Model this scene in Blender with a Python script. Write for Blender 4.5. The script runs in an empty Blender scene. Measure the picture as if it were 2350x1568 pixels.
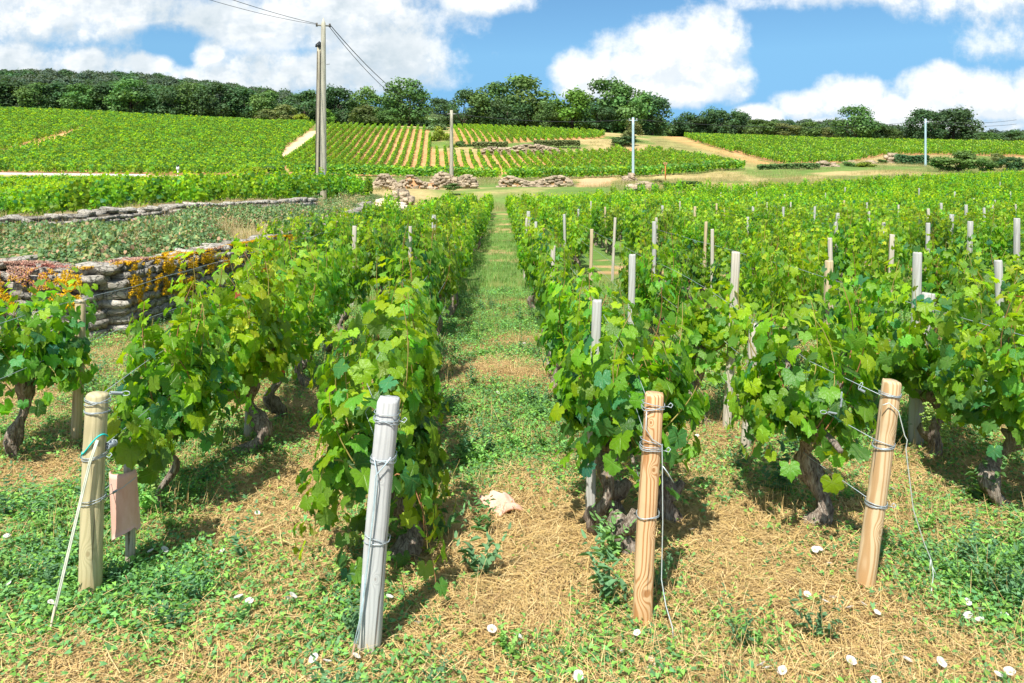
import bpy, math, random
import numpy as np
from mathutils import Vector, Matrix

# ------------------------------------------------------------------ camera, sky, sun, exposure
scene = bpy.context.scene
COL = scene.collection
F = 1828.0; CX = 1175.0; HY = 425.0; CAMH = 1.7        # focal length and horizon measured on a 2350 px wide print of the photo
cam_d = bpy.data.cameras.new('camera'); cam = bpy.data.objects.new('camera', cam_d); COL.objects.link(cam)
cam.location = (0, 0, CAMH); cam.rotation_euler = (math.radians(90), 0, 0)
cam_d.lens = 28.0; cam_d.sensor_width = 36.0; cam_d.shift_y = -(784 - HY) / 2350.0
cam_d.clip_start = 0.05; cam_d.clip_end = 6000
scene.camera = cam

SUN_ELEV = math.radians(57); SUN_TO = Vector((-0.34, -0.94, 0)).normalized()   # horizontal direction towards the sun
sun_d = bpy.data.lights.new('sun', 'SUN'); sun_d.energy = 4.1; sun_d.angle = math.radians(0.5); sun_d.color = (1.0, 0.95, 0.86)
sun = bpy.data.objects.new('sun', sun_d); COL.objects.link(sun)
sdir = Vector((SUN_TO.x * math.cos(SUN_ELEV), SUN_TO.y * math.cos(SUN_ELEV), math.sin(SUN_ELEV)))
sun.rotation_euler = sdir.to_track_quat('Z', 'Y').to_euler(); sun.location = (0, 0, 60)
SKY_STRENGTH = 0.13
scene.view_settings.view_transform = 'Standard'; scene.view_settings.look = 'None'
scene.view_settings.exposure = 0.97; scene.view_settings.gamma = 1.0; scene.view_settings.use_curve_mapping = False
scene.render.engine = 'CYCLES'
cy = scene.cycles
cy.max_bounces = 6; cy.diffuse_bounces = 4; cy.glossy_bounces = 2; cy.transmission_bounces = 4; cy.transparent_max_bounces = 4
cy.use_denoising = True; cy.caustics_reflective = False; cy.caustics_refractive = False
try: cy.denoiser = 'OPENIMAGEDENOISE'; cy.denoising_prefilter = 'ACCURATE'
except Exception: pass
cy.use_adaptive_sampling = False


class NT:
    """small helper for writing node trees"""
    def __init__(s, tree): s.t = tree; s.n = tree.nodes; s.l = tree.links
    def put(s, sock, v):
        if v is None: return
        if isinstance(v, bpy.types.NodeSocket): s.l.new(v, sock)
        elif isinstance(v, (tuple, list)) and len(v) == 3 and sock.type == 'RGBA': sock.default_value = (*v, 1)
        else: sock.default_value = v
    def math(s, op, a, b=None, c=None, clamp=False):
        n = s.n.new('ShaderNodeMath'); n.operation = op; n.use_clamp = clamp
        for i, v in enumerate((a, b, c)):
            if v is not None: s.put(n.inputs[i], v)
        return n.outputs[0]
    def vmath(s, op, a, b=None, scale=None):
        n = s.n.new('ShaderNodeVectorMath'); n.operation = op
        s.put(n.inputs[0], a); s.put(n.inputs[1], b)
        if scale is not None: s.put(n.inputs['Scale'], scale)
        return n.outputs['Value'] if op in ('LENGTH', 'DOT_PRODUCT', 'DISTANCE') else n.outputs[0]
    def sep(s, v):
        n = s.n.new('ShaderNodeSeparateXYZ'); s.l.new(v, n.inputs[0]); return n.outputs
    def comb(s, x, y, z=0.0):
        n = s.n.new('ShaderNodeCombineXYZ')
        for i, v in enumerate((x, y, z)): s.put(n.inputs[i], v)
        return n.outputs[0]
    def noise(s, vec, scale, detail=4, rough=0.55, dist=0.0, color=False):
        n = s.n.new('ShaderNodeTexNoise'); s.put(n.inputs['Vector'], vec); n.inputs['Scale'].default_value = scale
        n.inputs['Detail'].default_value = detail; n.inputs['Roughness'].default_value = rough; n.inputs['Distortion'].default_value = dist
        return n.outputs['Color' if color else 'Fac']
    def mapping(s, vec, scale=(1, 1, 1), rot=(0, 0, 0), loc=(0, 0, 0)):
        n = s.n.new('ShaderNodeMapping'); s.put(n.inputs[0], vec); n.inputs['Scale'].default_value = scale
        n.inputs['Rotation'].default_value = rot; n.inputs['Location'].default_value = loc; return n.outputs[0]
    def mix(s, f, a, b, mode='MIX'):
        n = s.n.new('ShaderNodeMix'); n.data_type = 'RGBA'; n.blend_type = mode
        s.put(n.inputs[0], f); s.put(n.inputs[6], a); s.put(n.inputs[7], b); return n.outputs[2]
    def mapr(s, v, a, b, c=0.0, d=1.0, smooth=True):
        n = s.n.new('ShaderNodeMapRange'); n.interpolation_type = 'SMOOTHSTEP' if smooth else 'LINEAR'
        for i, x in enumerate((v, a, b, c, d)): s.put(n.inputs[i], x)
        return n.outputs[0]
    def ramp(s, f, stops):
        n = s.n.new('ShaderNodeValToRGB'); s.put(n.inputs[0], f); e = n.color_ramp.elements
        while len(e) < len(stops): e.new(0.5)
        for k, (p, c) in enumerate(stops): e[k].position = p; e[k].color = (*c, 1)
        return n.outputs[0]
    def attr(s, name, out='Color'):
        n = s.n.new('ShaderNodeAttribute'); n.attribute_name = name; return n.outputs[out]
    def bump(s, h, strength=0.5, dist=0.01):
        n = s.n.new('ShaderNodeBump'); s.put(n.inputs['Height'], h); n.inputs['Strength'].default_value = strength
        n.inputs['Distance'].default_value = dist; return n.outputs[0]


# ---- sky: Nishita blue with cumulus clouds, written in directions of the world
def build_world():
    w = bpy.data.worlds.new('World'); scene.world = w; w.use_nodes = True
    nt = NT(w.node_tree); nt.n.clear()
    # cloud density as a node group: a field of soft lobes ruffled by noise
    g = bpy.data.node_groups.new('cloud_field', 'ShaderNodeTree')
    g.interface.new_socket('P', in_out='INPUT', socket_type='NodeSocketVector')
    g.interface.new_socket('D', in_out='INPUT', socket_type='NodeSocketVector')
    g.interface.new_socket('Density', in_out='OUTPUT', socket_type='NodeSocketFloat')
    G = NT(g); gi = g.nodes.new('NodeGroupInput'); go = g.nodes.new('NodeGroupOutput')
    P, D = gi.outputs[0], gi.outputs[1]
    # lobes: centre and half axes in print pixels, strength
    lobes = [(1345, 172, 85, 62, 1), (1420, 150, 90, 88, 1), (1520, 132, 120, 100, 1), (1625, 118, 95, 112, 1), (1655, 178, 78, 62, 1), (1500, 212, 190, 36, 1),
             (1750, 262, 75, 26, 1), (1845, 242, 80, 40, 1), (1950, 222, 95, 58, 1), (2050, 258, 95, 45, 1), (2150, 212, 100, 66, 1), (2270, 225, 120, 66, 1), (2400, 225, 130, 75, 1),
             (2050, 292, 340, 32, 1), (1950, -18, 330, 42, .55), (2250, -10, 300, 60, .6), (2310, 85, 100, 46, .30),
             (150, 25, 360, 90, 1), (40, 150, 150, 66, 1), (215, 150, 120, 52, .9), (330, 150, 70, 34, .9), (180, 200, 420, 26, .8), (480, 50, 150, 60, .8), (620, 60, 240, 82, 1), (800, 40, 280, 90, 1),
             (880, 120, 170, 96, 1), (700, 160, 260, 60, 1), (480, 120, 48, 45, 1), (560, 185, 320, 40, .8), (850, 190, 200, 40, .75), (1110, 5, 120, 34, .8), (-150, 120, 200, 160, 1), (-500, 0, 300, 160, .8), (2800, 150, 350, 120, .8),
             (2700, -350, 500, 120, .7), (800, -420, 600, 110, .6), (-300, -600, 500, 160, .6), (1700, -800, 500, 150, .5)]
    px = G.sep(P)
    d = None
    for (cx, cyy, rx, ry, st) in lobes:
        v = G.vmath('MULTIPLY', G.vmath('SUBTRACT', P, (cx / 1000, cyy / 1000, 0)), (1000 / rx, 1000 / ry, 0))
        e = G.math('MULTIPLY', G.math('SUBTRACT', 1.0, G.vmath('DOT_PRODUCT', v, v)), st)
        e = G.math('MAXIMUM', e, -1.0)
        d = e if d is None else G.math('SMOOTH_MAX', d, e, 0.35)
    for (cx, cyy, rx, ry) in [(405, 86, 120, 40)]:
        v = G.vmath('MULTIPLY', G.vmath('SUBTRACT', P, (cx / 1000, cyy / 1000, 0)), (1000 / rx, 1000 / ry, 0))
        e = G.math('MAXIMUM', G.math('SUBTRACT', 1.0, G.vmath('DOT_PRODUCT', v, v)), 0.0)
        d = G.math('SUBTRACT', d, G.math('MULTIPLY', e, 0.85))
    big = G.noise(P, 3.2, 2, 0.5); mid = G.noise(P, 11.0, 7, 0.62)
    nz = G.math('ADD', G.math('MULTIPLY', G.math('SUBTRACT', big, 0.5), 0.8), G.math('MULTIPLY', G.math('SUBTRACT', mid, 0.5), 2.3))
    front = G.math('ADD', G.math('MULTIPLY', d, 0.9), nz)
    # round the rest of the dome: broken cumulus, unseen, cover raised for fill light
    gen = G.math('SUBTRACT', G.math('MULTIPLY', G.noise(G.mapping(D, (1, 1, 2.2)), 2.6, 7, 0.6), 5.0), 2.45)
    y = G.sep(D)[1]; x = G.math('ABSOLUTE', G.math('SUBTRACT', px[0], 1.175)); el = G.math('MULTIPLY', px[1], -1.0)
    wgt = G.math('MULTIPLY', G.mapr(y, 0.15, 0.4), G.math('MULTIPLY', G.mapr(x, 2.6, 1.7), G.mapr(el, 1.1, 0.6)))
    out = G.math('ADD', G.math('MULTIPLY', front, wgt), G.math('MULTIPLY', gen, G.math('SUBTRACT', 1.0, wgt)))
    g.links.new(out, go.inputs[0])

    tc = nt.n.new('ShaderNodeTexCoord'); D = nt.vmath('NORMALIZE', tc.outputs['Generated'])
    s = nt.sep(D); y = nt.math('MAXIMUM', s[1], 0.05)
    X = nt.math('ADD', nt.math('MULTIPLY', nt.math('DIVIDE', s[0], y), F / 1000), CX / 1000)
    Y = nt.math('SUBTRACT', HY / 1000, nt.math('MULTIPLY', nt.math('DIVIDE', s[2], y), F / 1000))
    P = nt.comb(X, Y, 0.0)
    def field(p):
        n = nt.n.new('ShaderNodeGroup'); n.node_tree = g; nt.l.new(p, n.inputs[0]); nt.l.new(D, n.inputs[1]); return n.outputs[0]
    d0 = field(P); d1 = field(nt.vmath('ADD', P, (-0.012, -0.03, 0)))
    cover = nt.mapr(d0, -0.25, 0.70)
    lit = nt.mapr(nt.math('SUBTRACT', d0, d1), -0.35, 0.45)          # thinning towards the sun = a lit edge
    thick = nt.mapr(d0, 0.6, 1.9)
    soft = nt.noise(nt.mapping(P, (1, 1.6, 1)), 3.6, 5, 0.62)
    left = nt.mapr(X, 1.15, 0.85)                                     # the western bank is the thicker, greyer one
    grey = nt.math('MULTIPLY', nt.mapr(soft, 0.34, 0.58), nt.math('ADD', nt.math('MULTIPLY', left, 1.0), 0.42))
    grey = nt.math('MULTIPLY', grey, nt.math('ADD', 0.45, nt.math('MULTIPLY', thick, 0.55)))
    grey = nt.math('MAXIMUM', nt.math('SUBTRACT', grey, nt.math('MULTIPLY', lit, 0.20)), 0.0)
    ccol = nt.mix(grey, (1.0, 1.02, 1.03), (0.42, 0.54, 0.62))
    ccol = nt.mix(nt.mapr(lit, 0.5, 0.0), ccol, nt.mix(0.30, ccol, (0.55, 0.66, 0.76)))
    sky = nt.n.new('ShaderNodeTexSky'); sky.sky_type = 'NISHITA'; sky.sun_disc = False
    sky.sun_elevation = SUN_ELEV; sky.sun_rotation = math.atan2(SUN_TO.x, SUN_TO.y)
    sky.air_density = 1.0; sky.dust_density = 0.6; sky.ozone_density = 1.5; sky.altitude = 300
    up = nt.math('MAXIMUM', s[2], 0.16)                               # the pale band low down is hidden by the hills here
    nt.l.new(nt.comb(s[0], s[1], up), sky.inputs[0])
    k = 0.57 / SKY_STRENGTH
    cc = nt.vmath('SCALE', ccol, scale=k)
    skc = nt.vmath('MULTIPLY', sky.outputs[0], (0.335, 0.50, 0.575))
    mixc = nt.mix(nt.math('MULTIPLY', cover, 0.97), skc, cc)
    bg = nt.n.new('ShaderNodeBackground'); nt.l.new(mixc, bg.inputs[0]); bg.inputs[1].default_value = SKY_STRENGTH
    o = nt.n.new('ShaderNodeOutputWorld'); nt.l.new(bg.outputs[0], o.inputs[0])
build_world()

# ------------------------------------------------------------------ small maths
rng = np.random.default_rng(7); random.seed(7)
def lat(ix, iy, seed):
    h = (ix.astype(np.int64) * 374761393 + iy.astype(np.int64) * 668265263 + seed * 1442695041) & 0x7fffffff
    h = ((h ^ (h >> 13)) * 1274126177) & 0x7fffffff
    return ((h ^ (h >> 16)) & 0xffff) / 65535.0
def vnoise(x, y, seed=0):
    ix = np.floor(x).astype(np.int64); iy = np.floor(y).astype(np.int64); fx = x - ix; fy = y - iy
    fx = fx * fx * (3 - 2 * fx); fy = fy * fy * (3 - 2 * fy)
    a = lat(ix, iy, seed); b = lat(ix + 1, iy, seed); c = lat(ix, iy + 1, seed); d = lat(ix + 1, iy + 1, seed)
    return (a * (1 - fx) + b * fx) * (1 - fy) + (c * (1 - fx) + d * fx) * fy
def fbm(x, y, scale, seed=0, oct=4):
    x = np.asarray(x, float) * scale; y = np.asarray(y, float) * scale; s = 0; a = 0.5; t = 0
    for k in range(oct):
        s = s + a * vnoise(x, y, seed + k * 17); t += a; x = x * 2.03 + 11.3; y = y * 2.03 + 5.7; a *= 0.5
    return s / t
def sstep(a, b, x):
    t = np.clip((np.asarray(x, float) - a) / (b - a), 0, 1); return t * t * (3 - 2 * t)
def unit(v):
    v = np.asarray(v, float); return v / np.maximum(np.linalg.norm(v, axis=-1, keepdims=True), 1e-9)
def W(px, py, Y):                         # a point seen at px, py on the print, Y metres away
    return ((px - CX) / F * Y, Y, CAMH - (py - HY) / F * Y)
def inpoly(px, py, poly):
    px = np.asarray(px, float); py = np.asarray(py, float); r = np.zeros(px.shape, bool); n = len(poly)
    for i in range(n):
        x1, y1 = poly[i]; x2, y2 = poly[(i + 1) % n]
        if y1 == y2: continue
        c = ((y1 > py) != (y2 > py)) & (px < (x2 - x1) * (py - y1) / (y2 - y1) + x1); r ^= c
    return r

# ------------------------------------------------------------------ the lie of the land
ROWDIR = -25.0 / F                        # the rows drift slightly to -x as they run away
WALL1 = [(-9.5, 10.3), (-6.0, 9.35), (-4.6, 8.95), (-4.6, 10.9), (-4.35, 12.7), (-4.6, 20.0), (-6.1, 34.0)]
def wall1_x(Y): return np.interp(Y, [8.95, 10.9, 12.7, 20, 34, 60], [-4.6, -4.6, -4.35, -4.6, -6.1, -9.5])
def bank_s(X, Y): return np.minimum(wall1_x(Y) - X, Y - (8.95 + 0.25 * (-4.6 - X)))
def bank_raise(X, Y):
    X = np.asarray(X, float); Y = np.asarray(Y, float)
    return 0.58 * sstep(-0.02, 0.30, bank_s(X, Y)) * (1 - sstep(36, 56, Y))
cp = []
for X in (-12, -4, 3, 10, 18):
    for Y in (-4, 2, 6, 11, 18, 26, 35, 45):
        if X == -12 and Y > 8: continue
        cp.append((X, Y, 0.0))
for X, Y, z in [(-3, 52, 0), (0, 56, 0), (8, 52, .05), (28, 35, .25), (35, 50, .9), (30, 15, 0), (45, 30, .4), (60, 60, 1.9)]: cp.append((X, Y, z))
cp.append(W(1500, 452, 58)); cp.append(W(1700, 448, 62))
for p in [(2000, 430, 68), (2350, 420, 75), (2800, 408, 85), (1036, 430, 72), (1453, 418, 86), (2123, 381, 120), (1400, 425, 75), (1150, 438, 66), (900, 440, 62),
          (0, 405, 95), (300, 406, 95), (700, 405, 95), (1100, 412, 95), (1500, 412, 98), (1750, 378, 115), (2350, 376, 130), (2000, 385, 110), (-500, 405, 95), (2900, 370, 135),
          (0, 255, 190), (300, 268, 190), (600, 283, 185), (750, 286, 180), (1000, 295, 175), (1400, 305, 175), (1500, 313, 175), (1900, 325, 180), (2350, 333, 185), (-500, 245, 190), (3000, 335, 190),
          (200, 333, 135), (1000, 345, 135), (600, 342, 135), (1800, 352, 140), (2200, 352, 150), (-400, 325, 140), (1300, 346, 133), (2800, 350, 150)]:
    cp.append(W(*p))
for p in [(0, 560, 15), (200, 535, 17), (420, 512, 20), (600, 497, 23), (710, 485, 26), (740, 455, 35), (0, 527, 25), (840, 465, 40), (0, 440, 60), (500, 440, 62), (-600, 470, 40), (400, 478, 36), (0, 418, 80), (500, 418, 80)]:
    x, y, z = W(*p); cp.append((x, y, z - float(bank_raise(x, y))))
for p in [(-150, 250, 20), (0, 250, 15), (150, 250, 12), (-150, 380, 26), (150, 380, 18), (-60, 10, 0), (-60, 60, 1), (70, 5, 0)]: cp.append(p)
CPA = np.array(cp)
def _k(r2): return np.where(r2 > 1e-9, r2 * np.log(r2 + 1e-12), 0.0)
SC = 50.0
def _tps():
    n = len(CPA); p = CPA[:, :2] / SC
    r2 = ((p[:, None] - p[None]) ** 2).sum(-1); K = _k(r2) + np.eye(n) * 0.0006
    Q = np.c_[np.ones(n), p]; A = np.block([[K, Q], [Q.T, np.zeros((3, 3))]])
    return np.linalg.solve(A, np.r_[CPA[:, 2], 0, 0, 0])
TW = _tps()
def ground(X, Y, fine=True):
    X = np.asarray(X, float); Y = np.asarray(Y, float); sh = X.shape; x = X.ravel() / SC; y = Y.ravel() / SC
    z = np.zeros(x.size); p = CPA[:, :2] / SC
    for i in range(0, x.size, 40000):
        j = slice(i, i + 40000); r2 = (x[j, None] - p[None, :, 0]) ** 2 + (y[j, None] - p[None, :, 1]) ** 2
        z[j] = _k(r2) @ TW[:-3] + TW[-3] + TW[-2] * x[j] + TW[-1] * y[j]
    z = z.reshape(sh)
    flat = sstep(22, 32, Y) + sstep(22, 40, np.abs(X)); z = z * np.clip(flat + sstep(0.0, 1.5, bank_s(X, Y)), 0, 1)
    z = z + bank_raise(X, Y)
    if fine:
        near = 1 - sstep(10, 20, Y)
        z = z + (fbm(X, Y, 1.1, 3, 3) - 0.5) * 0.07 * near + (fbm(X, Y, 7.0, 9, 3) - 0.5) * 0.035 * near
        z = z + (fbm(X, Y, 0.25, 5, 3) - 0.5) * 0.25 * sstep(30, 60, Y)
    return z
def g1(x, y): return float(ground(np.array([x]), np.array([y]))[0])

# ------------------------------------------------------------------ building helpers
def tag(o, label=None, cat=None, group=None, kind=None):
    if label: o['label'] = label
    if cat: o['category'] = cat
    if group: o['group'] = group
    if kind: o['kind'] = kind
    return o
def empty(name, loc, rz=0.0):
    o = bpy.data.objects.new(name, None); o.empty_display_size = 0.1; COL.objects.link(o); o.location = loc; o.rotation_euler = (0, 0, rz); return o
def link(name, me, parent=None, loc=(0, 0, 0)):
    o = bpy.data.objects.new(name, me); COL.objects.link(o); o.location = loc
    if parent is not None: o.parent = parent
    return o
def mesh_np(name, V, faces, mat, col=None, uv=None, smooth=False):
    """V (n,3); faces (m,k) of one size, or a list of such arrays"""
    me = bpy.data.meshes.new(name); V = np.asarray(V, np.float32)
    fl = faces if isinstance(faces, list) else [faces]; fl = [np.asarray(f, np.int32) for f in fl if len(f)]
    nl = sum(f.size for f in fl); nf = sum(len(f) for f in fl)
    me.vertices.add(len(V)); me.vertices.foreach_set('co', V.ravel())
    me.loops.add(nl); me.loops.foreach_set('vertex_index', np.concatenate([f.ravel() for f in fl]))
    me.polygons.add(nf); tot = np.concatenate([np.full(len(f), f.shape[1], np.int32) for f in fl])
    me.polygons.foreach_set('loop_start', np.r_[0, np.cumsum(tot)[:-1]].astype(np.int32)); me.polygons.foreach_set('loop_total', tot)
    if smooth: me.polygons.foreach_set('use_smooth', np.ones(nf, bool))
    if col is not None:
        a = me.color_attributes.new('Col', 'FLOAT_COLOR', 'POINT'); c = np.ones((len(V), 4), np.float32); c[:, :3] = col; a.data.foreach_set('color', c.ravel())
    if uv is not None:
        a = me.attributes.new('luv', 'FLOAT_VECTOR', 'POINT'); c = np.zeros((len(V), 3), np.float32); c[:, :2] = uv; a.data.foreach_set('vector', c.ravel())
    me.update(calc_edges=True); me.validate()
    if mat is not None:
        for m in (mat if isinstance(mat, (list, tuple)) else [mat]): me.materials.append(m)
    return me
class MB:
    """collects shapes into one mesh"""
    def __init__(s): s.v = []; s.t = []; s.q = []; s.c = []; s.n = 0
    def add(s, V, tris=None, quads=None, col=(1, 1, 1)):
        V = np.asarray(V, float); s.v.append(V); c = np.asarray(col, float); s.c.append(np.broadcast_to(c, (len(V), 3)).copy())
        if tris is not None and len(tris): s.t.append(np.asarray(tris, int) + s.n)
        if quads is not None and len(quads): s.q.append(np.asarray(quads, int) + s.n)
        s.n += len(V)
    def tube(s, pts, r, sides=6, col=(1, 1, 1), rough=0.0, seed=0, cap=True):
        pts = np.asarray(pts, float); n = len(pts); r = np.broadcast_to(np.asarray(r, float), (n,)) if np.ndim(r) < 2 else r
        T = unit(np.gradient(pts, axis=0)); ref = np.array([0.0, 0, 1]) if abs(T[0][2]) < 0.9 else np.array([1.0, 0, 0])
        V = []; a = np.arange(sides) / sides * 2 * math.pi; u = unit(np.cross(T[0], ref))
        rr = np.random.default_rng(seed)
        ridge = 1 + rough * (rr.random(sides) - 0.5) * 1.2
        for i in range(n):
            u = unit(u - T[i] * np.dot(u, T[i])); w = np.cross(T[i], u)
            k = r[i] * ridge * (1 + rough * (rr.random(sides) - 0.5)); V.append(pts[i] + np.outer(np.cos(a) * k, u) + np.outer(np.sin(a) * k, w))
            if rough: ridge = np.roll(ridge, 1) if rr.random() < 0.3 else ridge
        V = np.concatenate(V); q = [(i * sides + j, i * sides + (j + 1) % sides, (i + 1) * sides + (j + 1) % sides, (i + 1) * sides + j) for i in range(n - 1) for j in range(sides)]
        t = []
        if cap:
            V = np.vstack([V, pts[0], pts[-1]]); b = n * sides
            t = [(b, (j + 1) % sides, j) for j in range(sides)] + [(b + 1, (n - 1) * sides + j, (n - 1) * sides + (j + 1) % sides) for j in range(sides)]
        s.add(V, t, q, col)
    def box(s, c, size, rot=None, col=(1, 1, 1)):
        v = np.array([(x, y, z) for x in (-.5, .5) for y in (-.5, .5) for z in (-.5, .5)]) * np.asarray(size)
        if rot is not None: v = v @ np.asarray(rot.to_3x3() if hasattr(rot, 'to_3x3') else rot).T
        s.add(v + np.asarray(c), None, [(0, 1, 3, 2), (4, 6, 7, 5), (0, 4, 5, 1), (2, 3, 7, 6), (0, 2, 6, 4), (1, 5, 7, 3)], col)
    def build(s, name, mat, parent=None, smooth=False, loc=(0, 0, 0), obj=True, uv=None):
        V = np.concatenate(s.v); fl = []
        if s.t: fl.append(np.concatenate(s.t))
        if s.q: fl.append(np.concatenate(s.q))
        me = mesh_np(name, V, fl, mat, np.concatenate(s.c), uv, smooth)
        return link(name, me, parent, loc) if obj else me

# ------------------------------------------------------------------ materials
def material(name, fn, rough=0.8, spec=0.3):
    m = bpy.data.materials.new(name); m.use_nodes = True; nt = NT(m.node_tree); nt.n.clear()
    out = nt.n.new('ShaderNodeOutputMaterial'); b = nt.n.new('ShaderNodeBsdfPrincipled'); nt.l.new(b.outputs[0], out.inputs[0])
    b.inputs['Roughness'].default_value = rough; b.inputs['Specular IOR Level'].default_value = spec
    nt.b = b; nt.out = out; fn(nt); return m
def objco(nt): return nt.n.new('ShaderNodeTexCoord').outputs['Object']
def geopos(nt): return nt.n.new('ShaderNodeNewGeometry').outputs['Position']
def rnd(nt): return nt.n.new('ShaderNodeObjectInfo').outputs['Random']

def leaf_material(name, rough=0.42, spec=0.5, trans=0.38, tcol=(1.25, 1.25, 0.35), veins=False, back=(1.25, 1.15, 1.3), vary=0.25):
    def fn(nt):
        c = nt.attr('Col'); r = rnd(nt)
        hs = nt.n.new('ShaderNodeHueSaturation'); nt.put(hs.inputs['Color'], c)
        nt.put(hs.inputs['Value'], nt.mapr(r, 0, 1, 1 - vary, 1 + vary, False)); nt.put(hs.inputs['Hue'], nt.mapr(nt.math('FRACT', nt.math('MULTIPLY', r, 7.31)), 0, 1, 0.485, 0.515, False))
        c = hs.outputs[0]
        if veins:
            p = nt.attr('luv', 'Vector'); best = None
            for a in (90, 32, 148, -32, 212):
                d = (math.cos(math.radians(a)), math.sin(math.radians(a)), 0)
                al = nt.math('MAXIMUM', nt.vmath('DOT_PRODUCT', p, d), 0.0)
                dist = nt.vmath('LENGTH', nt.vmath('SUBTRACT', p, nt.vmath('SCALE', d, scale=al)))
                best = dist if best is None else nt.math('MINIMUM', best, dist)
            vn = nt.mapr(best, 0.035, 0.008)
            c = nt.mix(nt.math('MULTIPLY', vn, 0.45), c, nt.mix(0.5, c, (0.45, 0.6, 0.15)))
            n = nt.noise(p, 9, 3); c = nt.mix(nt.mapr(n, 0.45, 0.75), c, nt.vmath('SCALE', c, scale=0.78))
            h = nt.math('SUBTRACT', nt.noise(p, 5, 3), nt.math('MULTIPLY', vn, 0.4)); nt.l.new(nt.bump(h, 0.5, 0.01), nt.b.inputs['Normal'])
        bf = nt.n.new('ShaderNodeNewGeometry').outputs['Backfacing']
        cb = nt.mix(bf, c, nt.mix(0.35, nt.vmath('MULTIPLY', c, back), (0.2, 0.26, 0.14)))
        nt.l.new(cb, nt.b.inputs['Base Color'])
        tr = nt.n.new('ShaderNodeBsdfTranslucent'); nt.l.new(nt.vmath('MULTIPLY', c, tcol), tr.inputs[0])
        mx = nt.n.new('ShaderNodeMixShader'); mx.inputs[0].default_value = trans
        nt.l.new(nt.b.outputs[0], mx.inputs[1]); nt.l.new(tr.outputs[0], mx.inputs[2]); nt.l.new(mx.outputs[0], nt.out.inputs[0])
    return material(name, fn, rough, spec)
M = {}
M['vine'] = leaf_material('vine_leaf', 0.36, 0.55, 0.54, (1.35, 1.3, 0.3), True)
M['vine_far'] = leaf_material('vine_leaf_far', 0.5, 0.3, 0.52, (1.4, 1.35, 0.35), False, vary=0.3)
M['weed'] = leaf_material('weed_leaf', 0.6, 0.25, 0.3, (1.3, 1.3, 0.4), False, vary=0.3)
M['tree'] = leaf_material('tree_leaf', 0.6, 0.2, 0.28, (1.3, 1.3, 0.4), False, vary=0.22)
M['petal'] = leaf_material('petal', 0.7, 0.1, 0.25, (1, 1, 1), False, back=(1, 1, 1), vary=0.02)

def bark(nt):
    p = objco(nt); q = nt.mapping(p, (50, 50, 9)); n = nt.noise(q, 1.5, 6, 0.7, 0.8); n2 = nt.noise(p, 9, 3)
    c = nt.ramp(n, [(0.30, (0.05, 0.036, 0.028)), (0.46, (0.22, 0.17, 0.135)), (0.66, (0.52, 0.45, 0.37))])
    c = nt.mix(nt.math('MULTIPLY', nt.mapr(n2, 0.62, 0.72), 0.7), c, (0.30, 0.17, 0.02))
    nt.l.new(c, nt.b.inputs['Base Color']); nt.l.new(nt.bump(n, 1.0, 0.02), nt.b.inputs['Normal'])
M['bark'] = material('vine_bark', bark, 0.95, 0.1)
def tbark(nt):
    n = nt.noise(nt.mapping(objco(nt), (2, 2, .5)), 2, 5); nt.l.new(nt.ramp(n, [(0.3, (0.05, 0.04, 0.03)), (0.7, (0.17, 0.14, 0.11))]), nt.b.inputs['Base Color'])
M['tbark'] = material('tree_bark', tbark, 0.95, 0.1)
def colmat(name, rough=0.8, spec=0.2, nscale=20, amount=0.25, metal=0.0):
    def fn(nt):
        n = nt.noise(objco(nt), nscale, 4); c = nt.attr('Col')
        nt.l.new(nt.vmath('SCALE', c, scale=nt.mapr(n, 0.25, 0.75, 1 - amount, 1 + amount, False)), nt.b.inputs['Base Color']); nt.b.inputs['Metallic'].default_value = metal
        nt.l.new(nt.bump(n, 0.3, 0.01), nt.b.inputs['Normal'])
    return material(name, fn, rough, spec)
M['paint'] = colmat('painted_parts'); M['straw'] = colmat('dry_straw', 0.75, 0.25, 8, 0.2); M['wire'] = colmat('galvanised_wire', 0.45, 0.6, 30, 0.15, 0.35)
M['galv'] = colmat('galvanised_pole', 0.5, 0.4, 3, 0.08, 0.2)
M['moss'] = colmat('moss_tufts', 0.95, 0.05, 9, 0.45)
M['shoot'] = colmat('vine_shoot', 0.6, 0.3, 10, 0.2)

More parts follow.
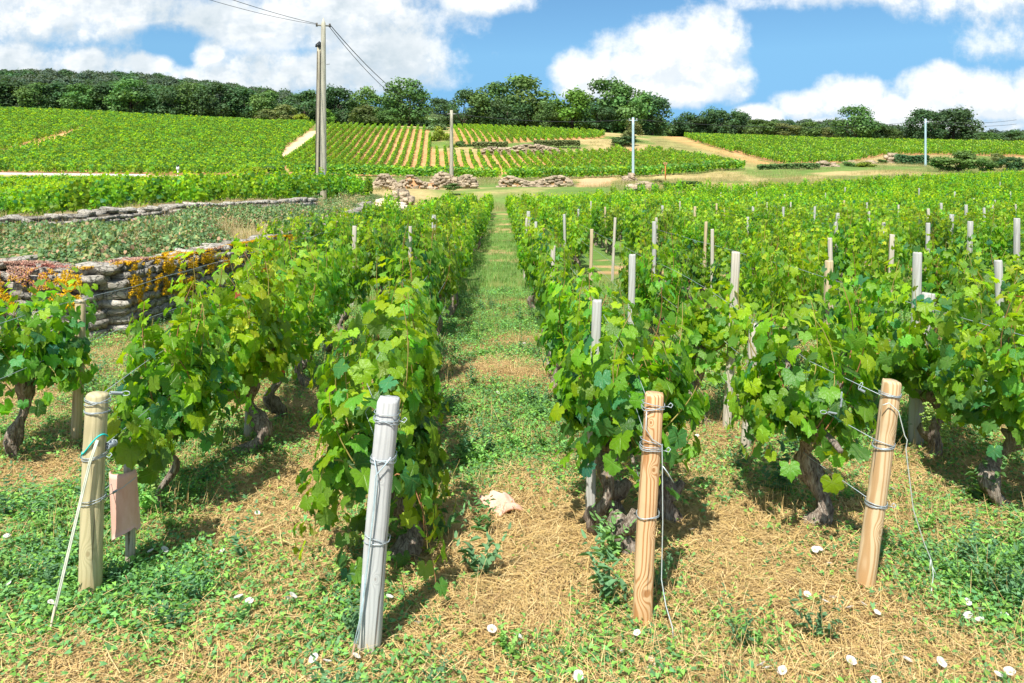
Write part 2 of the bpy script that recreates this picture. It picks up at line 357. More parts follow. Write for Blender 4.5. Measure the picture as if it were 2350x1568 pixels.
def wood(name, light, dark, seed, freq, knots, grey=0.0, foot=(0.42, 0.22, 0.08), contrast=0.9):
    def fn(nt):
        p = objco(nt); s = nt.sep(p); w = nt.noise(nt.mapping(p, (4, 4, 1.1), loc=(seed, 0, 0)), 1.3, 3, 0.5)
        ang = nt.math('ADD', nt.math('MULTIPLY', s[0], 1.0), nt.math('MULTIPLY', s[1], 0.8))
        f = nt.math('ADD', nt.math('MULTIPLY', ang, freq * 2.6), nt.math('MULTIPLY', w, 9.0))
        core = None
        for (kx, kz, kr) in knots:
            v = nt.vmath('MULTIPLY', nt.vmath('SUBTRACT', nt.comb(s[0], 0.0, s[2]), (kx, 0, kz)), (1 / kr, 1, 0.6 / kr))
            r2 = nt.vmath('DOT_PRODUCT', v, v); e = nt.math('POWER', 2.718, nt.math('MULTIPLY', r2, -0.5))
            f = nt.math('ADD', f, nt.math('MULTIPLY', e, 5.5)); k = nt.mapr(r2, 0.35, 0.1)
            core = k if core is None else nt.math('MAXIMUM', core, k)
        ring = nt.math('SINE', nt.math('MULTIPLY', f, 3.2)); fine = nt.noise(nt.mapping(p, (90, 90, 4)), 1.0, 4, 0.7)
        t = nt.math('ADD', nt.mapr(ring, -0.2, 1.0), nt.math('MULTIPLY', nt.math('SUBTRACT', fine, 0.5), 0.7), clamp=True)
        c = nt.mix(nt.math('MULTIPLY', t, contrast), light, dark)
        if core is not None: c = nt.mix(nt.math('MULTIPLY', core, 0.6), c, nt.mix(0.5, dark, (0.16, 0.07, 0.02)))
        crack = nt.mapr(nt.noise(nt.mapping(p, (55, 55, 1.6), loc=(0, seed, 0)), 1.0, 3, 0.5), 0.66, 0.72)
        c = nt.mix(nt.math('MULTIPLY', crack, 0.75), c, (0.09, 0.065, 0.045))
        stain = nt.noise(p, 5, 4); c = nt.mix(nt.math('MULTIPLY', nt.mapr(stain, 0.5, 0.75), 0.35), c, nt.mix(0.4, dark, (0.2, 0.17, 0.13)))
        c = nt.mix(nt.math('MULTIPLY', nt.mapr(nt.math('ADD', s[2], nt.math('MULTIPLY', stain, 0.16)), 0.22, 0.06), 0.6), c, foot)
        nt.l.new(c, nt.b.inputs['Base Color']); nt.l.new(nt.bump(nt.math('ADD', fine, nt.math('MULTIPLY', crack, -1.5)), 0.5, 0.004), nt.b.inputs['Normal'])
    return material(name, fn, 0.75, 0.25)
M['wood_green'] = wood('green_treated_wood', (0.52, 0.46, 0.27), (0.36, 0.32, 0.17), 1, 30, [(0.01, .2, .015)], contrast=0.55)
M['wood_grey'] = wood('weathered_grey_wood', (0.50, 0.51, 0.50), (0.34, 0.35, 0.35), 2, 42, [(0.0, .66, .008), (0.01, .30, .008)], foot=(0.42, 0.36, 0.26), contrast=0.6)
M['wood_new'] = wood('new_pine_wood', (0.66, 0.45, 0.25), (0.40, 0.18, 0.06), 3, 48, [(0.005, .62, .010), (-.006, .145, .020), (0.02, .38, .008), (-.012, .80, .008)])
M['wood_pine'] = wood('pale_pine_wood', (0.60, 0.46, 0.28), (0.38, 0.21, 0.08), 6, 40, [(0.02, .66, .014), (0.012, .27, .013)], contrast=0.75)
M['wood_old'] = wood('old_post_wood', (0.50, 0.46, 0.38), (0.32, 0.28, 0.22), 4, 40, [], foot=(0.3, 0.2, 0.1), contrast=0.6)
M['wood_pale'] = wood('bleached_post_wood', (0.44, 0.44, 0.41), (0.31, 0.30, 0.27), 5, 40, [], foot=(0.3, 0.25, 0.15), contrast=0.6)
M['wood_tan'] = wood('tan_post_wood', (0.52, 0.42, 0.26), (0.38, 0.28, 0.15), 8, 36, [], contrast=0.6)

def stone_fn(nt):
    p = objco(nt); r = rnd(nt); gp = geopos(nt)
    n = nt.noise(p, 9, 6, 0.65); n2 = nt.noise(p, 34, 4, 0.6)
    c = nt.ramp(n, [(0.3, (0.24, 0.22, 0.18)), (0.5, (0.44, 0.41, 0.35)), (0.7, (0.62, 0.585, 0.51))])
    c = nt.mix(nt.math('MULTIPLY', nt.mapr(n2, 0.6, 0.72), 0.6), c, (0.13, 0.12, 0.10))
    hs = nt.n.new('ShaderNodeHueSaturation'); nt.put(hs.inputs['Color'], c); nt.put(hs.inputs['Value'], nt.mapr(r, 0, 1, 0.72, 1.25, False))
    vo = nt.n.new('ShaderNodeTexVoronoi'); vo.feature = 'DISTANCE_TO_EDGE'; nt.l.new(nt.vmath('ADD', nt.mapping(gp, (1, 1, 1.5)), nt.vmath('SCALE', nt.noise(gp, 8, 3, color=True), scale=.12)), vo.inputs[0]); vo.inputs['Scale'].default_value = 8.5
    ed = nt.mapr(vo.outputs['Distance'], .05, .0); c = nt.mix(nt.math('MULTIPLY', ed, .75), c, (.05, .045, .038)); n = nt.math('SUBTRACT', n, nt.math('MULTIPLY', ed, .6)); hs_c = c; nt.put(hs.inputs['Color'], c)
    c = nt.mix(nt.math('MULTIPLY', nt.mapr(nt.noise(gp, 2.2, 4), 0.56, 0.7), 0.35), hs.outputs[0], (0.42, 0.22, 0.12))
    nt.l.new(c, nt.b.inputs['Base Color']); nt.l.new(nt.bump(nt.math('ADD', n, nt.math('MULTIPLY', n2, 0.5)), 0.9, 0.02), nt.b.inputs['Normal'])
M['stone'] = material('limestone', stone_fn, 0.92, 0.15)
def core_fn(nt):
    n = nt.noise(geopos(nt), 14, 5); nt.l.new(nt.ramp(n, [(0.3, (0.05, 0.042, 0.03)), (0.7, (0.20, 0.17, 0.12))]), nt.b.inputs['Base Color'])
M['core'] = material('wall_earth_fill', core_fn, 0.95, 0.1)
def conc_fn(nt):
    p = objco(nt); n = nt.noise(nt.mapping(p, (6, 6, 1.0)), 2, 6, 0.65); n2 = nt.noise(p, 30, 3)
    c = nt.ramp(n, [(0.3, (0.30, 0.28, 0.22)), (0.6, (0.46, 0.43, 0.33)), (0.8, (0.55, 0.52, 0.42))])
    c = nt.mix(nt.math('MULTIPLY', nt.mapr(n2, .62, .75), 0.5), c, (0.12, 0.11, 0.09))
    nt.l.new(nt.mix(0.35, c, nt.vmath('MULTIPLY', c, nt.attr('Col'))), nt.b.inputs['Base Color']); nt.l.new(nt.bump(n2, .4, .02), nt.b.inputs['Normal'])
M['concrete'] = material('pole_concrete', conc_fn, 0.9, 0.2)
def tile_fn(nt):
    p = objco(nt); n = nt.noise(nt.mapping(p, (14, 14, 4)), 1.4, 5, 0.6)
    c = nt.ramp(n, [(0.3, (0.62, 0.33, 0.24)), (0.6, (0.72, 0.45, 0.36)), (0.8, (0.76, 0.55, 0.47))])
    nt.l.new(c, nt.b.inputs['Base Color']); nt.l.new(nt.bump(n, .25, .004), nt.b.inputs['Normal'])
M['tile'] = material('terracotta', tile_fn, 0.7, 0.25)
def rock_fn(nt):
    n = nt.noise(objco(nt), 12, 5); c = nt.ramp(n, [(0.3, (0.50, 0.36, 0.25)), (0.6, (0.70, 0.60, 0.48)), (0.8, (0.78, 0.72, 0.62))])
    nt.l.new(c, nt.b.inputs['Base Color']); nt.l.new(nt.bump(n, .6, .01), nt.b.inputs['Normal'])
M['rock'] = material('pale_field_stone', rock_fn, 0.9, 0.15)
def ground_fn(nt):
    p = geopos(nt); col = nt.attr('Col'); near = nt.attr('near', 'Fac')
    big = nt.noise(p, 0.9, 5, 0.6); mid = nt.noise(p, 6, 6, 0.65); fine = nt.noise(p, 60, 5, 0.7)
    fib1 = nt.noise(nt.mapping(p, (10, 170, 60), rot=(0, 0, .5)), 1.0, 3, 0.6, 1.5); fib2 = nt.noise(nt.mapping(p, (150, 12, 60), rot=(0, 0, -.4)), 1.0, 3, 0.6, 1.5)
    fib = nt.math('MAXIMUM', nt.mapr(fib1, 0.5, 0.68), nt.mapr(fib2, 0.5, 0.68))
    soil = nt.ramp(fine, [(0.25, (0.17, 0.085, 0.04)), (0.5, (0.40, 0.21, 0.10)), (0.75, (0.54, 0.33, 0.18))])
    strw = nt.ramp(fib, [(0.0, (0.30, 0.17, 0.07)), (0.6, (0.44, 0.28, 0.12)), (1.0, (0.54, 0.38, 0.18))])
    a = nt.mix(nt.mapr(nt.math('ADD', nt.math('MULTIPLY', mid, .6), nt.math('MULTIPLY', big, .5)), 0.42, 0.56), soil, strw)
    m = nt.mapr(nt.noise(p, 0.35, 6, 0.65), 0.3, 0.7, 0.8, 1.2, False)
    gr = nt.noise(p, 3.0, 8, 0.8)
    far = nt.vmath('SCALE', col, scale=nt.math('MULTIPLY', m, nt.mapr(gr, 0.3, 0.7, 0.72, 1.28, False)))
    c = nt.mix(near, far, a)
    nt.l.new(c, nt.b.inputs['Base Color']); h = nt.math('ADD', mid, nt.math('ADD', nt.math('MULTIPLY', fine, .25), nt.math('MULTIPLY', fib, .15)))
    nt.l.new(nt.bump(h, 0.8, 0.03), nt.b.inputs['Normal'])
M['ground'] = material('soil_and_dry_grass', ground_fn, 0.95, 0.1)

# ------------------------------------------------------------------ sky is the world; the ground is one sheet
def project(X, Y, Z):
    Ys = np.maximum(Y, 0.5); return CX + X / Ys * F, HY - (Z - CAMH) / Ys * F
TRACK_A = [(-40, 360), (150, 307), (175, 298), (182, 303), (150, 316), (60, 345), (-40, 372)]
TRACK_B = [(722, 299), (730, 306), (712, 326), (668, 352), (640, 366), (650, 346), (668, 333), (700, 306)]
TRACK_D = [(1490, 314), (1560, 312), (1580, 322), (1660, 348), (1790, 380), (1700, 384), (1690, 372), (1560, 352), (1500, 335)]
BLK_A = [(-400, 225), (0, 255), (212, 263), (188, 294), (150, 305), (0, 350), (-400, 420)]
BLK_B = [(218, 263), (300, 268), (600, 284), (724, 287), (712, 300), (660, 335), (640, 366), (655, 403), (300, 402), (0, 398), (-400, 402), (-100, 385), (150, 320), (190, 303)]
BLK_C = [(742, 289), (985, 297), (988, 340), (1045, 352), (1100, 356), (1395, 352), (1420, 338), (1500, 345), (1690, 376), (1690, 384), (1400, 401), (1150, 404), (668, 404), (645, 372), (690, 345), (728, 315)]
BLK_E = [(1042, 293), (1200, 298), (1390, 308), (1380, 318), (1200, 327), (1080, 333), (1045, 330)]
BLK_D = [(1568, 313), (1900, 326), (2350, 334), (2900, 342), (2900, 366), (2350, 360), (2140, 356), (2030, 357), (1950, 374), (1850, 377), (1795, 379), (1665, 347), (1590, 324)]
BLK_H = [(-900, 436), (150, 436), (640, 437), (800, 441), (850, 448), (838, 466), (600, 482), (300, 503), (0, 527), (-300, 562), (-900, 640)]
DIRT = [(1318, 430), (1338, 408), (1412, 406), (1400, 428)]
def field_end(X): return np.interp(X, [-6, -2, 0, 8, 20, 48, 70], [42, 50, 55, 57.5, 61, 75, 88])

def build_ground():
    ys = [-8.0]; st = 1.0
    while ys[-1] < 2: ys.append(ys[-1] + 0.8)
    ys[-1] = 2.0
    while ys[-1] < 330: ys.append(ys[-1] + max(0.06, 0.013 * ys[-1] if ys[-1] < 60 else 0.85))
    ys = np.array(ys); n = 330
    s = np.linspace(-1, 1, n); s = np.sign(s) * np.abs(s) ** 1.15
    Yg = np.repeat(ys[:, None], n, 1); half = 6 + np.abs(Yg) * 1.02; Xg = s[None] * half
    Z = ground(Xg, Yg)
    # crest: the land turns over behind the tree line
    V = np.stack([Xg, Yg, Z], -1).reshape(-1, 3); m = len(ys); i = np.arange(m - 1)[:, None] * n + np.arange(n - 1)[None]
    fc = np.stack([i, i + 1, i + n + 1, i + n], -1).reshape(-1, 4)
    X, Y, Zf = V.T; px, py = project(X, Y, Zf)
    def C(*c): return np.array(c)
    n1 = fbm(X, Y, 0.5, 21, 4)[:, None]; n2 = fbm(X, Y, 0.12, 31, 4)[:, None]; n3 = fbm(X, Y, 2.0, 41, 3)[:, None]
    dry = C(.42, .33, .15); green = C(.14, .22, .05); orange = C(.50, .27, .12); dgreen = C(.05, .09, .03)
    col = np.where(n2 > .5, 1, 0) * 0 + dry * (1 - sstep(.42, .6, n2)) + green * sstep(.42, .6, n2)
    field = ((Y < field_end(X)) & (bank_s(X, Y) < 0.1))
    al = green * C(.95, 1.05, 1.0) * sstep(.35, .5, n1 * .5 + n3 * .5) + C(.45, .30, .15) * (1 - sstep(.35, .5, n1 * .5 + n3 * .5)); col[field] = al[field]
    bank = (bank_s(X, Y) > 0.1) & (Y < 40); bc = C(.17, .20, .08) * sstep(.4, .6, n1) + C(.34, .28, .15) * (1 - sstep(.4, .6, n1)); col[bank] = bc[bank]
    for blk, c in ((BLK_A, orange * .9), (BLK_B, orange * .75), (BLK_C, orange * 1.05), (BLK_E, orange), (BLK_D, orange * .8), (BLK_H, C(.25, .2, .1))):
        k = inpoly(px, py, blk) & (Y > 15); col[k] = (c * (0.8 + 0.4 * n1))[k]
    for t, c in ((TRACK_A, C(.62, .33, .14)), (TRACK_B, C(.62, .46, .28)), (DIRT, C(.60, .37, .20))):
        k = inpoly(px, py, t) & (Y > 50); col[k] = (c * (0.85 + 0.3 * n3))[k]
    k = inpoly(px, py, TRACK_D) & (Y > 80); e = sstep(0, 1, (py - (312 + (px - 1560) * .29)) / 22)[:, None]
    tc = C(.60, .32, .13) * (1 - e) + (C(.27, .25, .095) * (.6 + .8 * n1) + 0 * dry) * e; col[k] = tc[k]
    k = (py < 292) & (Y > 195); col[k] = dgreen; col[(Y > 200)] = dgreen
    me = mesh_np('ground', V, fc, M['ground'], col, smooth=True)
    a = me.attributes.new('near', 'FLOAT', 'POINT'); nr = (1 - sstep(9, 17, Y + (n1[:, 0] - .5) * 5)) * (bank_s(X, Y) < 0.3); a.data.foreach_set('value', nr.astype(np.float32))
    tag(link('ground', me), kind='structure')
build_ground()

# ------------------------------------------------------------------ leaves as meshes
def outline_template(pts, mirror=True):
    r = [(math.radians(a), q) for a, q in pts]
    o = [(q * math.cos(a), q * math.sin(a)) for a, q in r]
    if mirror: o = o + [(-x, y) for x, y in reversed(o[1:-1])]
    V = np.array([(0.0, 0.0)] + o); n = len(o)
    z = 0.16 * np.abs(V[:, 0]) - 0.24 * (V ** 2).sum(1) + 0.05 * np.sin(V[:, 0] * 7 + V[:, 1] * 4)
    T = np.array([(0, 1 + i, 1 + (i + 1) % n) for i in range(n)])
    return np.c_[V, z], T
LEAF_HI = outline_template([(-90, .10), (-74, .60), (-62, .80), (-50, .84), (-36, 1.0), (-24, .90), (-12, .92), (2, .78), (14, .92), (24, .94), (34, 1.10), (44, .96), (54, .95), (64, .80), (72, .97), (81, 1.0), (90, 1.18)])
LEAF_MID = outline_template([(-90, .12), (-62, .82), (-34, 1.0), (0, .78), (33, 1.08), (63, .80), (90, 1.18)])
LEAF_LO = outline_template([(-90, .5), (-35, .9), (30, 1.0), (90, 1.15)])
LANCE = outline_template([(-90, .08), (0, .17), (60, .42), (80, .75), (90, 1.0)])
ARROW = outline_template([(-90, .05), (-50, .62), (0, .40), (50, .55), (90, 1.1)])
QUAD = (np.array([(-.5, -.5, 0), (.5, -.5, .08), (.6, .5, 0), (-.4, .55, .1)]), np.array([(0, 1, 2), (0, 2, 3)]))
def frames(n, t):
    n = unit(n); t = unit(t - n * (t * n).sum(-1, keepdims=True)); return np.cross(t, n), t, n
def leafmesh(name, tpl, pos, n, t, size, col, mat, obj=False):
    V0, T0 = tpl; s, t, n = frames(n, t); size = np.broadcast_to(np.asarray(size, float), (len(pos),))[:, None, None]
    cr = np.random.default_rng(len(pos)).uniform(-.6, 2.6, (len(pos), 1, 1)); cr = cr if len(V0) > 7 else np.ones_like(cr); tw = np.random.default_rng(len(pos) + 1).normal(0, .22, (len(pos), 1, 1)); V0z = V0[None, :, 2:3] * cr + tw * V0[None, :, 0:1] * V0[None, :, 1:2]
    V = pos[:, None] + size * (V0[None, :, 0:1] * s[:, None] + V0[None, :, 1:2] * t[:, None] + V0z * n[:, None])
    k = len(V0); T = (T0[None] + (np.arange(len(pos)) * k)[:, None, None]).reshape(-1, 3)
    return mesh_np(name, V.reshape(-1, 3), T, mat, np.repeat(col, k, 0), np.tile(V0[:, :2], (len(pos), 1)))

PAL = np.array([(.068, .20, .055), (.145, .345, .030), (.28, .48, .014), (.36, .55, .012), (.54, .62, .02)])
def leafcolor(age, rg):
    x = np.clip(age, 0, 0.999) * 4; i = x.astype(int); f = (x - i)[:, None]
    c = PAL[i] * (1 - f) + PAL[i + 1] * f; b = rg.random(len(age)) < .22
    c[b] = c[b] * np.array([.7, 1.0, 2.4]); return c * (0.8 + .4 * rg.random((len(age), 1)))

def vine_data(seed, nshoot=17, width=.27, top=1.08, low=0.0, yellow=0.0, half=.42, base=.42, red=0.0):
    """leaf placements and shoot paths of one vine about its own foot"""
    r = np.random.default_rng(seed); P = []; N = []; T = []; S = []; A = []; paths = []
    for k in range(nshoot):
        y0 = r.uniform(-half * .8, half * .8); sd = r.choice([-1, 1]); p0 = np.array([r.normal(0, .03), y0, base + r.uniform(-.04, .08)])
        droop = r.random() < (.24 + low * .4)
        if droop:
            e = np.array([sd * r.uniform(.6, 1.15) * width, y0 + r.uniform(-.2, .2), max(.1, r.uniform(.38, .66) - low * r.uniform(.15, .5))]); mid = np.array([sd * width * .75, (y0 + e[1]) / 2, base + r.uniform(.15, .42)])
        else:
            e = np.array([sd * r.uniform(.05, 1.0) * width * .8, y0 + r.uniform(-.18, .18), top * r.uniform(.74, 1.16)]); mid = np.array([sd * width * r.uniform(.4, 1.1), (y0 + e[1]) / 2, (base + e[2]) / 2 + .05])
        tt = np.linspace(0, 1, 15)[:, None]; path = (1 - tt) ** 2 * p0 + 2 * tt * (1 - tt) * mid + tt ** 2 * e; paths.append(path)
        m = 23; u = np.linspace(.08, 1, m) + r.uniform(-.02, .02, m); pp = (1 - u[:, None]) ** 2 * p0 + 2 * (u * (1 - u))[:, None] * mid + (u ** 2)[:, None] * e
        off = unit(r.normal(size=(m, 3)) * (1, 1, .6) + np.array([sd * .5, 0, -.1])) * r.uniform(.04, .10, (m, 1)); pp = pp + off
        out = off * 9 + np.c_[pp[:, 0] / width * 1.0, r.normal(0, .35, m), (pp[:, 2] - .62) * 1.0] + (0, 0, .55) + r.normal(0, .38, (m, 3))
        P.append(pp); N.append(out); T.append(np.c_[off[:, :2] * 6 + r.normal(0, .4, (m, 2)), np.full(m, -1.0)]); S.append((.053 - .022 * u ** 2) * r.uniform(.6, 1.3, m))
        A.append(.18 + .42 * u ** 2.2 + r.normal(0, .14, m) + yellow + (.1 if droop is False else -.04))
    m = 115; a = r.uniform(0, 2 * math.pi, m); z = r.uniform(.36 - low * .30, top * .97, m); w = width * (1.0 - .55 * np.abs((z - .6) / .6) ** 2)
    pp = np.c_[np.cos(a) * w * r.uniform(.75, 1.05, m), np.sin(a) * half * 1.05 * r.uniform(.7, 1.05, m), z]
    P.append(pp); N.append(np.c_[np.cos(a), np.sin(a) * .5, np.full(m, .45)] + r.normal(0, .45, (m, 3))); T.append(np.c_[r.normal(0, .4, (m, 2)), np.full(m, -1.0)]); S.append(r.uniform(.032, .058, m)); A.append(r.uniform(.0, .55, m) + yellow * .7)
    P, N, T, S, A = map(np.concatenate, (P, N, T, S, A)); keep = P[:, 2] > .04; P, N, T, S, A = P[keep], N[keep], T[keep], S[keep], A[keep]
    c = leafcolor(A, r); rd = r.random(len(c)) < (.0 + red); c[rd] = np.array([.42, .10, .03]) * r.uniform(.7, 1.2, (int(rd.sum()), 1))
    return dict(P=P, N=N, T=T, S=S, C=c, paths=paths)
def trunk_mesh(seed, base=.42, half=.34, thick=1.0, lean=None):
    r = np.random.default_rng(seed + 500); b = MB(); n = 15; t = np.linspace(0, 1, n); ln = r.uniform(-.13, .13, 2) if lean is None else np.array(lean)
    x = ln[0] * np.sin(t * math.pi) + .045 * np.sin(t * r.uniform(6, 11) + r.uniform(0, 6)); y = ln[1] * np.sin(t * math.pi * .9) + .035 * np.sin(t * r.uniform(6, 11) + r.uniform(0, 6))
    pts = np.c_[x - x[0] * (1 - t), y - y[0] * (1 - t), -.05 + t * (base + .05)]
    rad = thick * (.046 - .016 * t + .013 * np.sin(t * 13 + seed)) ; rad[-2:] *= 1.55; rad[-3] *= 1.25; rad[0] *= 1.3; b.tube(pts, rad, 11, rough=.42, seed=seed)
    for s in (-1, 1):
        q = np.linspace(0, 1, 7)[:, None]; a = pts[-1] + q * np.array([r.normal(0, .03), s * half, .03]) + np.c_[np.zeros(7), np.zeros(7), .03 * np.sin(q[:, 0] * 3.1)]
        b.tube(a, thick * np.linspace(.026, .011, 7), 7, rough=.35, seed=seed + 3)
    for k in range(3):
        q = pts[-2] + r.normal(0, .02, 3); b.tube([q, q + r.normal(0, .03, 3) + (0, 0, .05)], [.018, .012], 6, rough=.3, seed=k)
    return b.build('trunk', M['bark'], obj=False, smooth=False)
def shoots_mesh(paths, r0=.0042):
    b = MB()
    for k, p in enumerate(paths): b.tube(p[::2], np.linspace(r0, r0 * .4, len(p[::2])), 4, col=(.30, .24, .07) if k % 3 else (.34, .16, .07), cap=False)
    return b.build('shoots', M['shoot'], obj=False)

leaf_variants = {}
def leaf_object_mesh(c, k):
    q = (round(math.log(max(c[0], .01)) * 1.6), round(math.log(max(c[1], .01)) * 2.2), round(math.log(max(c[2], .005)) * 1.2), k)
    if q not in leaf_variants:
        V, T = LEAF_HI; rr = np.random.default_rng(k); V = V.copy(); V[:, 2] += rr.uniform(-.1, .1) * V[:, 0] + .12 * rr.normal(0, 1) * V[:, 1] ** 2 + rr.normal(0, .03, len(V)); V[:, :2] *= 1 + rr.normal(0, .04, (len(V), 1))
        leaf_variants[q] = mesh_np('leaf', V, T, M['vine'], np.tile(c, (len(V), 1)), V[:, :2])
    return leaf_variants[q]
def bunch_mesh(seed):
    r = np.random.default_rng(seed); b = MB(); ico = [(0, 0, 1), (.89, 0, .45), (.28, .85, .45), (-.72, .53, .45), (-.72, -.53, .45), (.28, -.85, .45), (.72, .53, -.45), (-.28, .85, -.45), (-.89, 0, -.45), (-.28, -.85, -.45), (.72, -.53, -.45), (0, 0, -1)]
    T = [(0, 1, 2), (0, 2, 3), (0, 3, 4), (0, 4, 5), (0, 5, 1), (1, 6, 2), (2, 7, 3), (3, 8, 4), (4, 9, 5), (5, 10, 1), (6, 7, 2), (7, 8, 3), (8, 9, 4), (9, 10, 5), (10, 6, 1), (6, 11, 7), (7, 11, 8), (8, 11, 9), (9, 11, 10), (10, 11, 6)]
    for k in range(42):
        h = r.random(); w = .032 * (1 - h * .75); a = r.uniform(0, 6.28)
        c = np.array([math.cos(a) * w, math.sin(a) * w, -h * .10]); b.add(np.array(ico) * .0085 * r.uniform(.8, 1.1) + c, T, None, np.array([.22, .34, .07]) * r.uniform(.8, 1.2))
    return b.build('grape_bunch', M['grape'], obj=False, smooth=True)
M['grape'] = colmat('grape_skin', 0.35, 0.5, 5, 0.1)
bunches = [bunch_mesh(3), bunch_mesh(4)]

def near_vine(Xr, Y, seed, label, nleaf=90, group='grapevines trained along the vineyard rows', **kw):
    X = Xr + ROWDIR * Y; z = g1(X, Y); tl = kw.pop('lean', None); th = kw.pop('thick', 1.0); grapes = kw.pop('grapes', 0)
    e = tag(empty('grapevine', (X, Y, z), -math.atan(ROWDIR)), label, 'grapevine', group)
    d = vine_data(seed, **kw); P = d['P']; m = len(P); r = np.random.default_rng(seed + 9)
    # the leaves that face the open ground are separate objects
    score = -P[:, 1] * .9 + P[:, 2] * .35 + r.random(m) * .35 + d['S'] * 3; pick = np.argsort(-score)[:nleaf]; rest = np.setdiff1d(np.arange(m), pick)
    link('trunk', trunk_mesh(seed, kw.get('base', .42), kw.get('half', .4), th, tl), e); link('shoots', shoots_mesh(d['paths']), e)
    tag(link('foliage', leafmesh('foliage', LEAF_HI, P[rest], d['N'][rest], d['T'][rest], d['S'][rest], d['C'][rest], M['vine']), e), kind='stuff')
    s, t, n = frames(d['N'], d['T'])
    for j in pick:
        o = bpy.data.objects.new('leaf', leaf_object_mesh(d['C'][j], int(r.integers(0, 4)))); COL.objects.link(o); o.parent = e
        k = d['S'][j]; mt = Matrix.Identity(4)
        for c, v in enumerate((s[j] * k, t[j] * k, n[j] * k, P[j])):
            for q in range(3): mt[q][c] = v[q]
        o.matrix_local = mt
    for g in range(grapes):
        o = link('grape_bunch', bunches[g % 2], e, (r.uniform(-.16, .12), -r.uniform(.15, .36), r.uniform(.24, .46)))
    return e

# ---- front vines, each with its own shape
ordinal = ['first', 'second', 'third', 'fourth', 'fifth', 'sixth', 'seventh', 'eighth', 'ninth', 'tenth', 'eleventh', 'twelfth']
NEAR = [  # row offset, distance, seed, label, options
    (-.56, 3.62, 11, 'low bushy grapevine with foliage down to the ground right behind the grey planed post', dict(nleaf=230, nshoot=24, low=1.0, width=.27, top=1.08, half=.42, grapes=3)),
    (-.60, 4.65, 12, 'grapevine with large pale leaves, second behind the grey planed post', dict(nleaf=110, width=.24, top=1.12, low=.3)),
    (-1.70, 4.17, 13, 'grapevine on a thin dark stem beside the young vine with the terracotta guard', dict(nleaf=200, nshoot=18, width=.25, top=1.06, half=.34, thick=.42, grapes=2)),
    (-1.68, 5.0, 14, 'yellowing grapevine on a stubby curled trunk, second in the row of the round greenish post', dict(nleaf=150, nshoot=22, width=.30, top=1.14, half=.36, yellow=.34, thick=1.1, lean=(.12, .1), grapes=2, red=.012)),
    (-1.66, 5.75, 15, 'bright yellow-green grapevine, third in the row of the round greenish post', dict(nleaf=90, width=.3, top=1.20, half=.38, yellow=.34)),
    (-2.96, 4.95, 16, 'grapevine on a pale twisted bare trunk in front of the mossy stone wall', dict(nleaf=150, width=.32, top=1.0, base=.50, half=.34, thick=.95, lean=(-.1, .05), yellow=-.05, grapes=1)),
    (.60, 3.82, 17, 'dense grapevine with dark hanging leaves right behind the square pine post', dict(nleaf=230, nshoot=24, width=.34, top=1.04, base=.46, thick=.95, lean=(-.12, .0), yellow=-.04)),
    (.66, 4.75, 18, 'broad grapevine with light leaves, second behind the square pine post', dict(nleaf=120, nshoot=20, width=.27, top=1.02)),
    (1.50, 3.98, 19, 'grapevine on a thick leaning trunk with golden moss beside the round pine post', dict(nleaf=220, nshoot=20, width=.27, top=1.05, base=.48, thick=1.15, lean=(.08, 0))),
    (2.68, 4.22, 20, 'tall leafy grapevine with a bent dark trunk, first past the round pine post', dict(nleaf=180, nshoot=22, width=.32, top=1.10, thick=1.1)),
    (2.66, 5.0, 21, 'grapevine with hanging shoots and green grapes behind the tall bleached post', dict(nleaf=130, nshoot=20, width=.34, top=1.12, thick=1.1, grapes=3)),
    (1.50, 5.62, 22, 'sparse grapevine on a tall bare gnarled trunk behind the short grey-green post', dict(nleaf=90, nshoot=9, width=.22, top=1.0, half=.25, base=.58, yellow=.15, thick=.9)),
    (3.70, 5.2, 23, 'yellow-green grapevine with a few red withered leaves at the edge of the picture', dict(nleaf=90, nshoot=20, width=.34, top=1.15, yellow=.22, red=.05)),
]
for Xr, Y, sd, lb, kw in NEAR: near_vine(Xr, Y, sd, lb, **kw)

# ---- the rest of the rows: ten vine shapes, copied
VAR = []
for k in range(10):
    d = vine_data(100 + k, nshoot=13 + k % 4, width=.225 + .02 * (k % 3), top=1.0 + .04 * (k % 4), yellow=(-.04, .02, .10, .0, .16)[k % 5], low=.05 * (k % 3), red=0)
    VAR.append((leafmesh('foliage', LEAF_MID, d['P'], d['N'], d['T'], d['S'], d['C'], M['vine']), trunk_mesh(100 + k), shoots_mesh(d['paths'], .005)))
ROWS = [-4.05, -2.80, -1.67, -.70, .56, 1.56, 2.66, 3.70] + [3.70 + 1.04 * k for k in range(1, 50)]
ROWNAME = ['row closest to the mossy stone wall', 'second row from the mossy stone wall', 'row of the round greenish post', 'row of the grey planed post',
           'row of the square pine post', 'row of the round pine post', 'row next past the round pine post'] + ['%s row past the round pine post' % w for w in ordinal[1:]] + ['outer rows far past the round pine post'] * 50
START = {-4.05: 15.0, -2.80: 9.8, -1.67: 6.7, -.70: 5.6, .56: 5.7, 1.56: 6.5, 2.66: 5.9, 3.70: 6.1}
